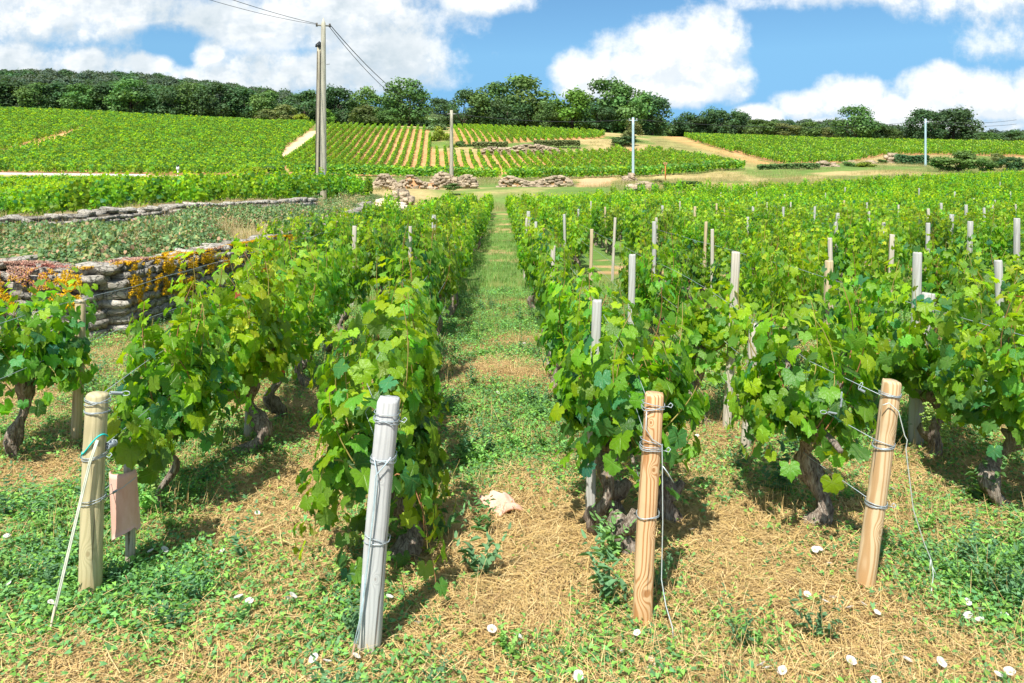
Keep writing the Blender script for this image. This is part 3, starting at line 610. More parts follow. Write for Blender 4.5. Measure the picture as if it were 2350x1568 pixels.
def scatter_object(name, protos, P, rz, sc, idx, kind='stuff'):
    """one object that sets the given shapes out at many points"""
    me = bpy.data.meshes.new(name); P = np.asarray(P, np.float32); me.vertices.add(len(P)); me.vertices.foreach_set('co', P.ravel())
    rot = np.zeros((len(P), 3), np.float32); rz = np.asarray(rz)
    if rz.ndim == 2: rot[:] = rz
    else: rot[:, 2] = rz
    me.attributes.new('rot', 'FLOAT_VECTOR', 'POINT').data.foreach_set('vector', rot.ravel())
    s3 = np.asarray(sc, np.float32); s3 = np.repeat(s3[:, None], 3, 1) if s3.ndim == 1 else s3
    me.attributes.new('scl', 'FLOAT_VECTOR', 'POINT').data.foreach_set('vector', np.ascontiguousarray(s3, np.float32).ravel())
    me.attributes.new('idx', 'INT', 'POINT').data.foreach_set('value', np.asarray(idx, np.int32))
    o = link(name, me); c = bpy.data.collections.new(name + '_shapes')
    for k, p in enumerate(protos):
        q = bpy.data.objects.new('%s_%s' % (name, 'abcdefghijklmnopqrstuvwxyz'[k]), p); c.objects.link(q)
    ng = bpy.data.node_groups.new(name, 'GeometryNodeTree'); ng.interface.new_socket('Geometry', in_out='INPUT', socket_type='NodeSocketGeometry'); ng.interface.new_socket('Geometry', in_out='OUTPUT', socket_type='NodeSocketGeometry')
    N = ng.nodes; L = ng.links; gi = N.new('NodeGroupInput'); go = N.new('NodeGroupOutput'); ip = N.new('GeometryNodeInstanceOnPoints'); ci = N.new('GeometryNodeCollectionInfo')
    ci.inputs['Collection'].default_value = c; ci.inputs['Separate Children'].default_value = True; ci.inputs['Reset Children'].default_value = True
    def na(nm, ty):
        a = N.new('GeometryNodeInputNamedAttribute'); a.data_type = ty; a.inputs['Name'].default_value = nm; return a.outputs[0]
    L.new(gi.outputs[0], ip.inputs['Points']); L.new(ci.outputs[0], ip.inputs['Instance']); ip.inputs['Pick Instance'].default_value = True
    L.new(na('idx', 'INT'), ip.inputs['Instance Index'])
    e2r = N.new('FunctionNodeEulerToRotation'); L.new(na('rot', 'FLOAT_VECTOR'), e2r.inputs[0]); L.new(e2r.outputs[0], ip.inputs['Rotation']); L.new(na('scl', 'FLOAT_VECTOR'), ip.inputs['Scale'])
    L.new(ip.outputs[0], go.inputs[0]); md = o.modifiers.new('spread', 'NODES'); md.node_group = ng
    return tag(o, kind=kind)

cand = []; pr = np.random.default_rng(55)
for ri, Xr in enumerate(ROWS):
    Y = START.get(Xr, max(6.3, (Xr - 1.5) / .66)); n = 0
    while True:
        X = Xr + ROWDIR * Y
        if Y > field_end(X) - .4: break
        if not (Xr < -3.9 and Y > 30) and not (Xr == 1.56 and 10 < Y < 15) and not (Xr == 2.66 and 17 < Y < 19) and not (Xr == .56 and 6.9 < Y < 8.0) and not pr.random() < (.17 if Y < 14 and Xr > 1 else .05) and not (Xr == -4.05 and 16 < Y < 17):
            n += 1; cand.append((Y, X + pr.normal(0, .04) - (.09 if Xr == .56 and 6.6 < Y < 8.6 else 0), ri, n))
        Y += pr.uniform(1.08, 1.32) if (Y < 10 and (Xr > 1 or Xr < -1)) else pr.uniform(.92, 1.12)
cand.sort(); cand = [c for c in cand if abs(c[1]) < .70 * c[0] + 1.2]
NTH = 300 - len(NEAR)
mid, far = cand[:NTH], cand[NTH:]
Zs = ground(np.array([c[1] for c in mid]), np.array([c[0] for c in mid]))
base_set = []
for (Y, X, ri, n), z in zip(mid, Zs):
    k = int(pr.integers(0, 10)); flip = pr.random() < .5; s = pr.uniform(.93, 1.09)
    e = empty('grapevine', (X, Y, float(z)), -math.atan(ROWDIR) + (math.pi if flip else 0)); e.scale = (s * pr.uniform(.70, .92), s * pr.uniform(.85, 1.02), s * pr.uniform(.86, 1.08))
    nn = n + sum(1 for v in NEAR if abs(v[0] - ROWS[ri]) < .25)
    tall = 'yellowish' if k % 5 == 4 else ('bright green' if k % 5 == 2 else 'green'); word = ordinal[nn - 1] if nn <= 12 and ri < 18 else None
    if word: lb = '%s grapevine, %s from the front, %s' % (tall, word, ROWNAME[ri])
    else: lb = 'distant green grapevine, %s' % ROWNAME[ri]
    tag(e, lb, 'grapevine', 'grapevines trained along the vineyard rows' if word else 'distant grapevines in the ' + ROWNAME[ri])
    tag(link('foliage', VAR[k][0], e), kind='stuff'); link('trunk', VAR[k][1], e); link('shoots', VAR[k][2], e)
# beyond these the vines run together
LOD = []
for k in range(8):
    d = vine_data(300 + k, nshoot=12, width=.29, top=1.06 + .03 * (k % 4), yellow=(-.02, .05, .12, .02)[k % 4]); j = np.random.default_rng(k).permutation(len(d['P']))[:190]
    t = trunk_mesh(300 + k)
    LOD.append(leafmesh('vine', LEAF_LO, d['P'][j], d['N'][j], d['T'][j], d['S'][j] * 1.35, d['C'][j], M['vine_far']))
FX = np.array([c[1] for c in far]); FY = np.array([c[0] for c in far]); m = len(FX)
scatter_object('distant_vines', LOD, np.c_[FX, FY, ground(FX, FY)], pr.normal(0, .08, m) + np.where(pr.random(m) < .5, math.pi, 0), np.stack([pr.uniform(.7, .95, m), pr.uniform(.9, 1.1, m), pr.uniform(.92, 1.12, m)], 1), pr.integers(0, 8, m))
print('vines', len(mid), len(far))

# ---- vineyards on the slope, and the block behind the low wall
SLOPE = []
for k in range(6):
    r = np.random.default_rng(400 + k); m = 58; a = r.uniform(0, 6.28, m); z = r.uniform(.22, 1.12, m)
    P = np.c_[np.cos(a) * .21 * r.uniform(.6, 1.1, m), np.sin(a) * .50, z]; N = np.c_[np.cos(a), np.sin(a) * .4, np.full(m, .6)] + r.normal(0, .4, (m, 3))
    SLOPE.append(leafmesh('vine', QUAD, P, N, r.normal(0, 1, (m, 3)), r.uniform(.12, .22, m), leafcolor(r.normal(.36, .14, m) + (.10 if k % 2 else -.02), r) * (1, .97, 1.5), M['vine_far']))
def block(name, poly, d, sp, along, box, protos, skip=0.02, scale=(.9, 1.1), rowjit=.04, seed=1):
    r = np.random.default_rng(seed); d = np.array(d, float) / np.hypot(*d); nrm = np.array([d[1], -d[0]]); x0, x1, y0, y1 = box; c = np.array([(x0 + x1) / 2, (y0 + y1) / 2]); R = np.hypot(x1 - x0, y1 - y0) / 2
    a, b = np.meshgrid(np.arange(-R, R, along), np.arange(-R, R, sp)); a = a + r.uniform(-.2, .2, a.shape); b = b + r.normal(0, rowjit, b.shape)
    P = c + a.ravel()[:, None] * d + b.ravel()[:, None] * nrm; X, Y = P.T; ok = (X > x0) & (X < x1) & (Y > y0) & (Y < y1); X, Y = X[ok], Y[ok]
    Z = ground(X, Y); px, py = project(X, Y, Z); ok = inpoly(px, py, poly) & (px > -120) & (px < 2470) & (r.random(len(X)) > skip)
    for hx, hy, hr in HOLES: ok &= ((px - hx) ** 2 + ((py - hy) * 2) ** 2) > hr ** 2
    X, Y, Z = X[ok], Y[ok], Z[ok]; m = len(X)
    scatter_object(name, protos, np.c_[X, Y, Z], -math.atan2(d[0], d[1]) + r.normal(0, .1, m), r.uniform(scale[0], scale[1], m), r.integers(0, len(protos), m))
HOLES = [(1010, 335, 24), (1060, 345, 24), (1455, 335, 40)]
block('slope_vineyard', BLK_B, (.8, 1), 1.35, .92, (-150, 10, 95, 200), SLOPE, seed=1)
block('slope_vineyard', BLK_A, (.8, 1), 1.35, .92, (-190, -50, 95, 205), SLOPE, seed=2)
block('slope_vineyard', BLK_C, (-.096, 1), 1.32, .80, (-45, 40, 92, 190), SLOPE, .01, (.8, .98), .03, seed=3)
block('slope_vineyard', BLK_E, (-.115, 1), 1.32, .80, (-20, 30, 125, 185), SLOPE, .01, (.85, 1.0), .03, seed=4)
p0 = W(1570, 318, 168); p1 = W(1790, 381, 114)
block('slope_vineyard', BLK_D, (p0[0] - p1[0], p0[1] - p1[1]), 1.2, .95, (20, 190, 95, 195), SLOPE, seed=5)
block('low_wall_vineyard', BLK_H, (8.7, 15.0), 1.12, .92, (-60, -3, 12, 92), LOD, seed=6, scale=(.95, 1.15))
# the rows that run across the foot of the slope
r = np.random.default_rng(8); pts = []
for dy in (0, 1.5):
    for px in np.arange(690, 1700, 9.0):
        if abs(px - 1148) < 12 or abs(px - 1112) < 5: continue
        Y = np.interp(px, [690, 1150, 1700], [97, 94, 108]) + dy; x = (px - CX) / F * Y; pts.append((x + r.normal(0, .1), Y))
pts = np.array(pts); m = len(pts)
scatter_object('slope_foot_vines', SLOPE, np.c_[pts, ground(pts[:, 0], pts[:, 1])], np.full(m, math.pi / 2), r.uniform(1.05, 1.3, m), r.integers(0, 6, m))

# ------------------------------------------------------------------ posts and wires
def gy(py, z=0.0): return (CAMH - z) * F / (py - HY)        # distance of a ground point seen at py
def post_mesh(h, w, shape, seed, taper=.95):
    r = np.random.default_rng(seed); n = 16; V = []; m = 14
    for i in range(m):
        t = i / (m - 1); z = -.06 + t * (h + .06); k = w / 2 * (1 - (1 - taper) * t)
        if i == m - 1: k2 = k * .90
        for j in range(n):
            a = (j + .5) / n * 2 * math.pi; c, q = math.cos(a), math.sin(a)
            if shape == 'round': u = 1.0
            else: u = min(1 / max(abs(c), 1e-6), 1 / max(abs(q), 1e-6)); u = min(u, 1.25 if shape == 'square' else 1.12)
            rr = k * u * (1 + .02 * math.sin(3 * a + t * 4 + seed)) * (1 + r.normal(0, .006)); rr = rr * (.90 if i == m - 1 else 1)
            V.append((rr * c + .004 * math.sin(t * 5 + seed), rr * q, (h - .012 + .012 * 0 if i == m - 2 else z) + (r.normal(0, .0015) if i == m - 1 else 0)))
    V = np.array(V); V[(m - 2) * n:(m - 1) * n, 2] = h - .010
    q = [(i * n + j, i * n + (j + 1) % n, (i + 1) * n + (j + 1) % n, (i + 1) * n + j) for i in range(m - 1) for j in range(n)]
    b = MB(); V = np.vstack([V, [[0.004 * math.sin(5 + seed), 0, h - .001]]]); b.add(V, [(m * n, (m - 1) * n + j, (m - 1) * n + (j + 1) % n) for j in range(n)], q); return b
WC = (.36, .42, .45)
def wrap_mesh(z, w, shape, seed, turns=3, spread=.014, tail=0.0):
    r = np.random.default_rng(seed); b = MB(); R = w / 2 * (1.06 if shape == 'round' else 1.14)
    for k in range(turns):
        ph = r.uniform(0, 6.28); til = r.uniform(-.010, .010); zc = z + r.uniform(-.5, .5) * spread; p = []
        for j in range(19):
            a = j / 18 * 2 * math.pi + ph; c, q = math.cos(a), math.sin(a); u = 1.0 if shape == 'round' else min(1 / max(abs(c), 1e-6), 1 / max(abs(q), 1e-6), 1.14) * .97
            p.append((R * u * c * 1.02, R * u * q * 1.02, zc + til * c * 1.3 + til * .6 * q + r.normal(0, .0006)))
        b.tube(p, 0.0017, 5, col=WC, cap=False)
    a = r.uniform(-.4, .6); s = np.array([R * 1.02, -R * .3, z])
    if seed % 3: return b.build('wire_wrap', M['wire'], obj=False)
    b.tube([s, s + (.010, -.01, .004), s + (.022, -.012, .0), s + (.030, -.006, .010), s + (.022, -.002, .016), s + (.012, -.004, .006)], 0.0017, 5, col=WC)
    return b.build('wire_wrap', M['wire'], obj=False)
def post(bx, by, tx, ty, w, shape, mat, label, wraps=(), seed=1, zb=0.0, Y=None, group=None):
    Y = Y or gy(by, zb); x0 = (bx - CX) / F * Y; x1 = (tx - CX) / F * Y; z1 = CAMH - (ty - HY) / F * Y; z0 = g1(x0, Y) if zb == 0 else zb
    d = Vector((x1 - x0, 0, z1 - z0)); h = d.length
    e = tag(empty('trellis_post', (x0, Y, z0)), label, 'post', group or 'wooden trellis posts'); e.rotation_euler = (0, math.atan2(d.x, d.z), 0)
    link('post_body', post_mesh(h, w, shape, seed).build('post_body', M[mat], obj=False), e)
    for k, (wy, tn) in enumerate(wraps):
        zz = (by - wy) / (by - ty) * h; link('wire_wrap', wrap_mesh(zz, w, shape, seed * 10 + k, tn), e)
    return e
P1 = post(203, 1378, 225, 903, .090, 'round', 'wood_green', 'round greenish post with four bands of wire and a turquoise string', [(920, 3), (942, 2), (1045, 4), (1146, 2)], 1)
P2 = post(845, 1492, 891, 914, .080, 'square', 'wood_grey', 'square weathered grey post with chamfered top, in front of the low bushy vine', [(941, 1), (961, 3), (1046, 3), (1226, 2)], 2)
P3 = post(1474, 1432, 1500, 902, .074, 'half', 'wood_new', 'square new orange-brown pine post with knots and bold grain', [(930, 3), (1012, 1), (1022, 2), (1030, 1), (1172, 2)], 3)
P4 = post(1985, 1362, 2046, 874, .080, 'round', 'wood_pine', 'round pale pine post leaning over, wire loops hanging beside it', [(906, 4), (1020, 5), (1157, 4)], 4)
# turquoise string on the first post
b = MB(); hh = .85
pts = [(.047 * math.cos(a), .047 * math.sin(a) - .002, .64 + .028 * math.cos(a) - .02 * math.sin(a * 2)) for a in np.linspace(math.radians(-175), math.radians(5), 14)]
pts = [(pts[0][0] - .006, pts[0][1] - .004, pts[0][2] - .035)] + pts
b.tube(pts, .0035, 5, col=(.02, .50, .46)); b.build('string', M['paint'], P1)
def wire_thing(name, paths, label, cat='wire', r=.0017, col=WC, mat='wire', group=None):
    b = MB()
    for p in paths: b.tube(p, r, 5, col=col)
    o = b.build(name, M[mat]); return tag(o, label, cat, group)
def wp(px, py, Y): return np.array(W(px, py, Y))
def sag(a, b, n=8, s=.03, seed=0):
    r = np.random.default_rng(seed); t = np.linspace(0, 1, n)[:, None]; p = a + (b - a) * t; p[:, 2] -= s * 4 * (t * (1 - t))[:, 0]; return p + r.normal(0, .0012, p.shape) * (t * (1 - t) * 4)
def coil(a, b, R=.008, turns=9, r=.0022):
    n = turns * 7; t = np.linspace(0, 1, n)[:, None]; T = unit(b - a); u = unit(np.cross(T, (0, 0, 1.0))); w = np.cross(T, u); an = t * turns * 2 * math.pi; return a + (b - a) * t + R * (np.cos(an) * u + np.sin(an) * w)
# guy of the first post: rope, then an iron rod in the ground
y1 = P1.location.y - .06; g = [wp(222, 1010, y1), wp(205, 1060, y1), wp(188, 1130, y1 - .02), wp(150, 1290, y1 - .10), wp(124, 1400, y1 - .2)]
wire_thing('guy_rope', [g, [q + (.006, 0, -.002) for q in g]], 'pale rope running from the round greenish post down to a rod', 'rope', .0034, (.52, .55, .44), 'paint')
wire_thing('anchor_rod', [[wp(126, 1392, y1 - .2), wp(103, 1502, y1 - .27)]], 'thin pale anchor rod in the weeds under the rope of the round greenish post', 'rod', .0048, (.50, .42, .30), 'paint')
y2 = P2.location.y - .055
wire_thing('guy_wire', [[wp(858, 1050, y2), wp(864, 1082, y2), wp(866, 1110, y2), wp(850, 1240, y2), wp(838, 1350, y2), wp(826, 1440, y2), wp(815, 1485, y2 - .03)], [wp(897, 1050, y2), wp(880, 1072, y2), wp(862, 1092, y2), wp(856, 1180, y2), wp(842, 1300, y2), wp(826, 1420, y2), wp(812, 1480, y2 - .03)],
                        [wp(834, 1320, y2), wp(832, 1400, y2), wp(822, 1480, y2 - .02)]], 'looped bluish wire hanging down the face of the grey planed post', 'wire', .0023, (.52, .66, .72))
wire_thing('anchor_rod', [[wp(814, 1478, y2 - .03), wp(806, 1518, y2 - .05)]], 'short rusty anchor rod at the foot of the grey planed post', 'rod', .0045, (.36, .24, .15), 'paint')
y3 = P3.location.y - .045
wire_thing('loose_wire', [[wp(1484, 945, y3), wp(1482, 985, y3), wp(1498, 1010, y3), wp(1519, 1022, y3), wp(1520, 1060, y3), wp(1521, 1200, y3), wp(1518, 1330, y3), wp(1528, 1390, y3 - .04), wp(1543, 1440, y3 - .08), wp(1546, 1474, y3 - .1)], [wp(1521, 1070, y3), wp(1532, 1085, y3), wp(1546, 1108, y3)]],
           'loose pale wire dropping along the square new pine post to the ground', 'wire', .0022, (.55, .62, .62))
y4 = P4.location.y - .05
wire_thing('loose_wire', [[wp(2026, 930, y4), wp(2040, 925, y4), wp(2062, 945, y4), wp(2076, 1000, y4), wp(2082, 1010, y4), wp(2079, 1030, y4), wp(2086, 1090, y4), wp(2096, 1170, y4), wp(2120, 1245, y4), wp(2137, 1285, y4), wp(2142, 1320, y4), wp(2135, 1380, y4 - .05), wp(2117, 1452, y4 - .1)], [wp(2136, 1285, y4), wp(2133, 1312, y4)], [wp(2139, 1300, y4), wp(2150, 1322, y4)]],
           'long loose wire bowing away from the round pine post to the soil', 'wire', .0024, (.58, .64, .60))
# twisted loops where the row wires are tightened
def loop(c, R, ax): return [np.array(c) + R * (math.cos(a) * np.array(ax) + math.sin(a) * np.array((0, .3, .95)) * .55) for a in np.linspace(0, 6.3, 12)]
a1 = P1.location.y
wire_thing('wire_twist', [coil(wp(252, 902, a1), wp(280, 903, a1 + .05), .006, 11), loop(wp(289, 903, a1 + .05), .017, (1, 0, 0))], 'coiled wire end with a loop beside the top of the round greenish post', 'wire')
wire_thing('wire_twist', [coil(wp(245, 1024, a1), wp(264, 1016, a1 + .04), .014, 12), coil(wp(246, 1028, a1), wp(262, 1012, a1 + .03), .010, 7)], 'thick tangle of coiled wire halfway up the round greenish post', 'wire')
wire_thing('wire_twist', [coil(wp(318, 985, a1 + .25), wp(334, 970, a1 + .3), .006, 6), loop(wp(338, 966, a1 + .3), .017, (.8, 0, .5))], 'wire loop hanging in the air between the round greenish post and its vine', 'wire')
a4 = P4.location.y
wire_thing('wire_twist', [coil(wp(1972, 893, a4 + .12), wp(1985, 900, a4 + .1), .005, 6), loop(wp(1975, 886, a4 + .12), .016, (.6, 0, .8))], 'small wire loop just beside the top of the round pine post', 'wire')
wire_thing('wire_twist', [coil(wp(1900, 946, a4 + .2), wp(1920, 950, a4 + .2), .004, 8), loop(wp(1890, 946, a4 + .2), .014, (1, 0, 0))], 'pale wire loop lying flat against the vine with the mossy trunk', 'wire')
wire_thing('wire_twist', [coil(wp(1932, 915, a4 + .2), wp(1929, 935, a4 + .2), .004, 7), loop(wp(1931, 908, a4 + .2), .015, (.2, 0, 1))], 'upright wire loop by the leaves of the vine with the mossy trunk', 'wire')
# row wires
def rowwire(Xr, Y0, z0, Y1, z1, lb, r=.0015, p0=None, seed=0):
    n = 26; t = np.linspace(0, 1, n); Y = Y0 + (Y1 - Y0) * t; X = Xr + ROWDIR * Y; rr = np.random.default_rng(seed)
    p = np.c_[X, Y, z0 + (z1 - z0) * np.minimum(1, t * 6) + rr.normal(0, .008, n)]
    if p0 is not None: p[0] = p0
    wire_thing('trellis_wire', [p], lb, 'wire', r, WC, 'wire', 'wires strung along the rows')
def ptop(o, h): return np.array(o.matrix_basis @ Vector((0, .03, h)))
for o, Xr, nm, hs in ((P1, -1.70, 'round greenish post', (.83, .60, .41)), (P2, -.60, 'grey planed post', (.81, .70, .42)), (P3, .62, 'square new pine post', (.83, .68, .43)), (P4, 1.50, 'round pine post', (.81, .62, .37))):
    for k, h in enumerate(hs):
        rowwire(Xr, o.location.y, h, 18, (.95, .66, .40)[k], '%s trellis wire starting at the %s' % (('top', 'middle', 'lowest')[k], nm), p0=ptop(o, h), seed=k)
for k, z in enumerate((.92, .62)):
    rowwire(-2.80, 3.8, z, 18, z + .02, '%s trellis wire of the row in front of the mossy wall' % ('upper', 'lower')[k], .0022, seed=4 + k)
    rowwire(2.68, 3.4, z, 18, z + .02, '%s trellis wire of the row next past the round pine post' % ('upper', 'lower')[k], .0022, seed=7 + k)

# posts standing further back in the rows
post(175, 1024, 185, 688, .066, 'round', 'wood_tan', 'tall round brown post in front of the mossy stone wall, wire across its top', [(690, 2)], 11)
post(1710, 1040, 1733, 743, .068, 'round', 'wood_old', 'short grey-green post leaning beside the bare gnarled trunk', [(748, 1)], 12)
post(2100, 1030, 2132, 673, .072, 'square', 'wood_pale', 'tall square bleached post rising from the leaves behind the round pine post', [(690, 1)], 13)
post(566, 1020, 590, 714, .045, 'square', 'wood_pale', 'small white-topped post among the yellowing leaves', [], 14)
tops = [(1352, 688, 0, 'wood_pale'), (1258, 566, 1, 'wood_old'), (992, 494, 1, 'wood_pale'), (808, 521, 0, 'wood_old'), (1203, 501, 0, 'wood_old'), (1226, 509, 0, 'wood_pale'), (1217, 485, 0, 'wood_pale'), (1299, 492, 0, 'wood_pale'), (1325, 480, 0, 'wood_pale'),
        (1356, 462, 1, 'wood_old'), (1392, 475, 0, 'wood_tan'), (1354, 526, 0, 'wood_tan'), (1405, 500, 0, 'wood_old'), (1501, 511, 1, 'wood_pale'), (1511, 499, 0, 'wood_old'), (1520, 472, 0, 'wood_pale'), (1414, 449, 0, 'wood_pale'), (1447, 586, 1, 'wood_pale'),
        (1614, 509, 0, 'wood_tan'), (1636, 526, 0, 'wood_old'), (1668, 576, 1, 'wood_old'), (1712, 498, 0, 'wood_pale'), (1801, 446, 0, 'wood_pale'), (1815, 464, 0, 'wood_old'), (1796, 475, 0, 'wood_pale'), (1885, 454, 0, 'wood_pale'), (1866, 474, 0, 'wood_pale'), (1924, 489, 0, 'wood_pale'), (1922, 509, 0, 'wood_pale'),
        (1912, 546, 0, 'wood_old'), (1893, 598, 0, 'wood_tan'), (1939, 430, 0, 'wood_pale'), (1992, 465, 0, 'wood_pale'), (1996, 485, 0, 'wood_pale'), (2025, 511, 0, 'wood_pale'), (2036, 538, 0, 'wood_old'), (2096, 580, 1, 'wood_pale'), (2134, 479, 0, 'wood_old'), (2127, 512, 0, 'wood_pale'), (2161, 466, 0, 'wood_pale'),
        (2175, 492, 0, 'wood_pale'), (2217, 470, 0, 'wood_pale'), (2222, 508, 0, 'wood_pale'), (2236, 455, 0, 'wood_pale'), (2264, 477, 0, 'wood_pale'), (2273, 470, 0, 'wood_old'), (2284, 459, 0, 'wood_pale'), (2335, 469, 0, 'wood_old'), (2333, 501, 1, 'wood_pale'), (2306, 598, 0, 'wood_pale'), (2295, 418, 0, 'wood_pale'),
        (2011, 440, 0, 'wood_pale'), (1652, 442, 0, 'wood_old'), (1736, 440, 0, 'wood_pale'), (1646, 467, 0, 'wood_tan'), (1663, 477, 0, 'wood_tan'), (1731, 474, 0, 'wood_pale'), (1760, 465, 0, 'wood_old'), (1894, 443, 0, 'wood_pale'), (1934, 460, 0, 'wood_tan'), (1592, 474, 0, 'wood_tan'), (2090, 455, 0, 'wood_pale'), (2060, 470, 0, 'wood_old'),
        (1592, 445, 0, 'wood_old'), (940, 520, 0, 'wood_old'), (1480, 455, 0, 'wood_pale'), (1560, 462, 0, 'wood_old'), (2320, 440, 0, 'wood_pale'), (2190, 440, 0, 'wood_pale'), (2110, 432, 0, 'wood_pale'), (1840, 440, 0, 'wood_old'), (1700, 450, 0, 'wood_pale')]
PM = {}; counts = {}; inst = []
for px, py, tall, mat in tops:
    best = None
    t0 = 1.22 if tall else 1.12
    if px == 1258: t0 = 1.15
    for Y in np.linspace(4, 80, 1200):                      # where this line of sight passes post-top height
        X, _, z = W(px, py, Y)
        if z <= g1(X, Y) + t0: best = (X, Y); break
    if best is None: continue
    X, Y = best
    for q in ROWS:
        if (px - 1150) * q > 0 and px != 1258:
            Yq = q * F / (px - 1150)
            if abs(Yq - Y) < .14 * Y:
                zt = W(px, py, Yq)[2] - g1((px - CX) / F * Yq, Yq)
                if 1.0 < zt < 1.3: X, Y, t0 = (px - CX) / F * Yq, Yq, zt; break
    ri = int(np.argmin([abs(X - ROWDIR * Y - q) for q in ROWS])); Xr = ROWS[ri]; inst.append((Y, X * .35 + .65 * (Xr + ROWDIR * Y), ri, px, py, mat, tall, t0))
inst.sort(); cn = {'wood_pale': 'bleached whitish', 'wood_old': 'weathered grey', 'wood_tan': 'brown'}
for i, (Y, X, ri, px, py, mat, tall, t0) in enumerate(inst):
    key = (mat, i % 3)
    if key not in PM: PM[key] = post_mesh(1.3, (.046, .056, .064)[i % 3] * (1.05 if mat == 'wood_pale' else .92), ('square', 'round', 'square')[i % 3], 40 + i).build('post_body', M[mat], obj=False)
    X = (px - CX) / F * Y; z = g1(X, Y); o = link('trellis_post', PM[key], None, (X, Y, z + t0 - 1.3)); rr = random.Random(i); o.rotation_euler = (rr.uniform(-.03, .03), rr.uniform(-.04, .05), rr.uniform(-.3, .3))
    k = counts[ri] = counts.get(ri, 0) + 1
    if ri < 18: lb = '%s%s post, %s in the %s' % ('tall ' if tall else '', cn[mat].split()[0], ordinal[k - 1], ROWNAME[ri])
    else: lb = '%s post top just showing above the vines far past the round pine post' % cn[mat]
    tag(o, lb, 'post', 'wooden trellis posts' if ri < 18 else 'distant post tops')

# ------------------------------------------------------------------ terracotta guard with its stake and young vine
Yg = gy(1310); xs = (297 - CX) / F * Yg; zg = g1(xs, Yg)
e = tag(empty('young_vine_stake', (xs, Yg, zg)), 'thin grey stake with a young vine, partly covered by a pink terracotta half pipe', 'stake')
post_mesh(.47, .036, 'square', 31).build('stake', M['wood_old'], e)
d = vine_data(77, nshoot=5, width=.10, top=.66, half=.09, base=.44); k = np.where(d['P'][:, 2] > .42)[0][:75]
r = np.random.default_rng(3); k = k[:60]
lv = leafmesh('foliage', LEAF_HI, d['P'][k] * (1, 1, 1) , d['N'][k], d['T'][k], d['S'][k], d['C'][k], M['vine']); tag(link('foliage', lv, e), kind='stuff')
b = MB(); b.tube([(0, -.01, .02), (.01, -.02, .3), (0, 0, .6)], .006, 6, rough=.2); b.build('stem', M['bark'], e)
b = MB(); n = 14; m = 12
for side, R in ((0, .056), (1, .048)):
    V = []
    for i in range(m + 1):
        t = i / m
        for j in range(n + 1):
            a = math.pi * (1.0 + j / n); x = R * math.cos(a); y = R * math.sin(a) * 1.0
            zb = .085 + .085 * (j / n) ** .8 * (1.0 if j < n * .8 else .7) if True else 0
            V.append((x * (1 + .08 * (1 - t)), y, zb + (.345 - zb) * t if False else zb + t * (.395 - zb)))
    q = [(i * (n + 1) + j, i * (n + 1) + j + 1, (i + 1) * (n + 1) + j + 1, (i + 1) * (n + 1) + j) for i in range(m) for j in range(n)]
    if side: q = [x[::-1] for x in q]
    b.add(V, None, q)
N1 = (m + 1) * (n + 1)
for i in (0, m):
    b.add([], None, None) if False else None
rim = [(j + i * (n + 1), j + 1 + i * (n + 1), N1 + j + 1 + i * (n + 1), N1 + j + i * (n + 1)) for i in (0, m) for j in range(n)] + [(i * (n + 1) + j, (i + 1) * (n + 1) + j, N1 + (i + 1) * (n + 1) + j, N1 + i * (n + 1) + j) for j in (0, n) for i in range(m)]
b.q.append(np.array(rim)); g = tag(b.build('plant_guard', M['tile'], None, True, (xs + .012, Yg - .035, zg + .06)), 'pink terracotta half pipe with a pointed broken lower edge, tied to the thin stake', 'pipe'); g.rotation_euler = (0, -.055, .1)
wire_thing('tie_wire', [sag(wp(233, 1146, a1 - .03), wp(262, 1130, Yg - .12), 6, .0), coil(wp(258, 1132, Yg - .12), wp(268, 1126, Yg - .11), .005, 5), sag(wp(262, 1130, Yg - .12), wp(311, 1096, Yg - .10), 6, .004)], 'twisted tie wire from the round greenish post across the terracotta pipe')
# broken tile on the path
Yt = gy(1178); b = MB(); r = np.random.default_rng(4); n = 12; m = 7
for side in (0, 1):
    V = []
    for i in range(m + 1):
        for j in range(n + 1):
            a = math.pi * (.14 + .72 * j / n); R = .095 - .012 * side; t = i / m; L = .20 * (1 - .35 * (j / n)) + .02 * math.sin(j * 1.7); V.append((R * math.cos(a) * -1, -.10 + t * L, R * math.sin(a) - .035 + .012 * math.sin(i * 1.3)))
    q = [(i * (n + 1) + j, i * (n + 1) + j + 1, (i + 1) * (n + 1) + j + 1, (i + 1) * (n + 1) + j) for i in range(m) for j in range(n)]
    b.add(V, None, q if side else [x[::-1] for x in q])
N1 = (m + 1) * (n + 1); b.q.append(np.array([(j + i * (n + 1), j + 1 + i * (n + 1), N1 + j + 1 + i * (n + 1), N1 + j + i * (n + 1)) for i in (0, m) for j in range(n)] + [(i * (n + 1) + j, (i + 1) * (n + 1) + j, N1 + (i + 1) * (n + 1) + j, N1 + i * (n + 1) + j) for j in (0, n) for i in range(m)]))
xt = (1152 - CX) / F * Yt; o = tag(b.build('broken_tile', M['tile'], None, True, (xt, Yt, g1(xt, Yt) + .012)), 'broken curved pink terracotta tile lying on the grass path between the posts', 'tile'); o.rotation_euler = (.15, .12, .55)

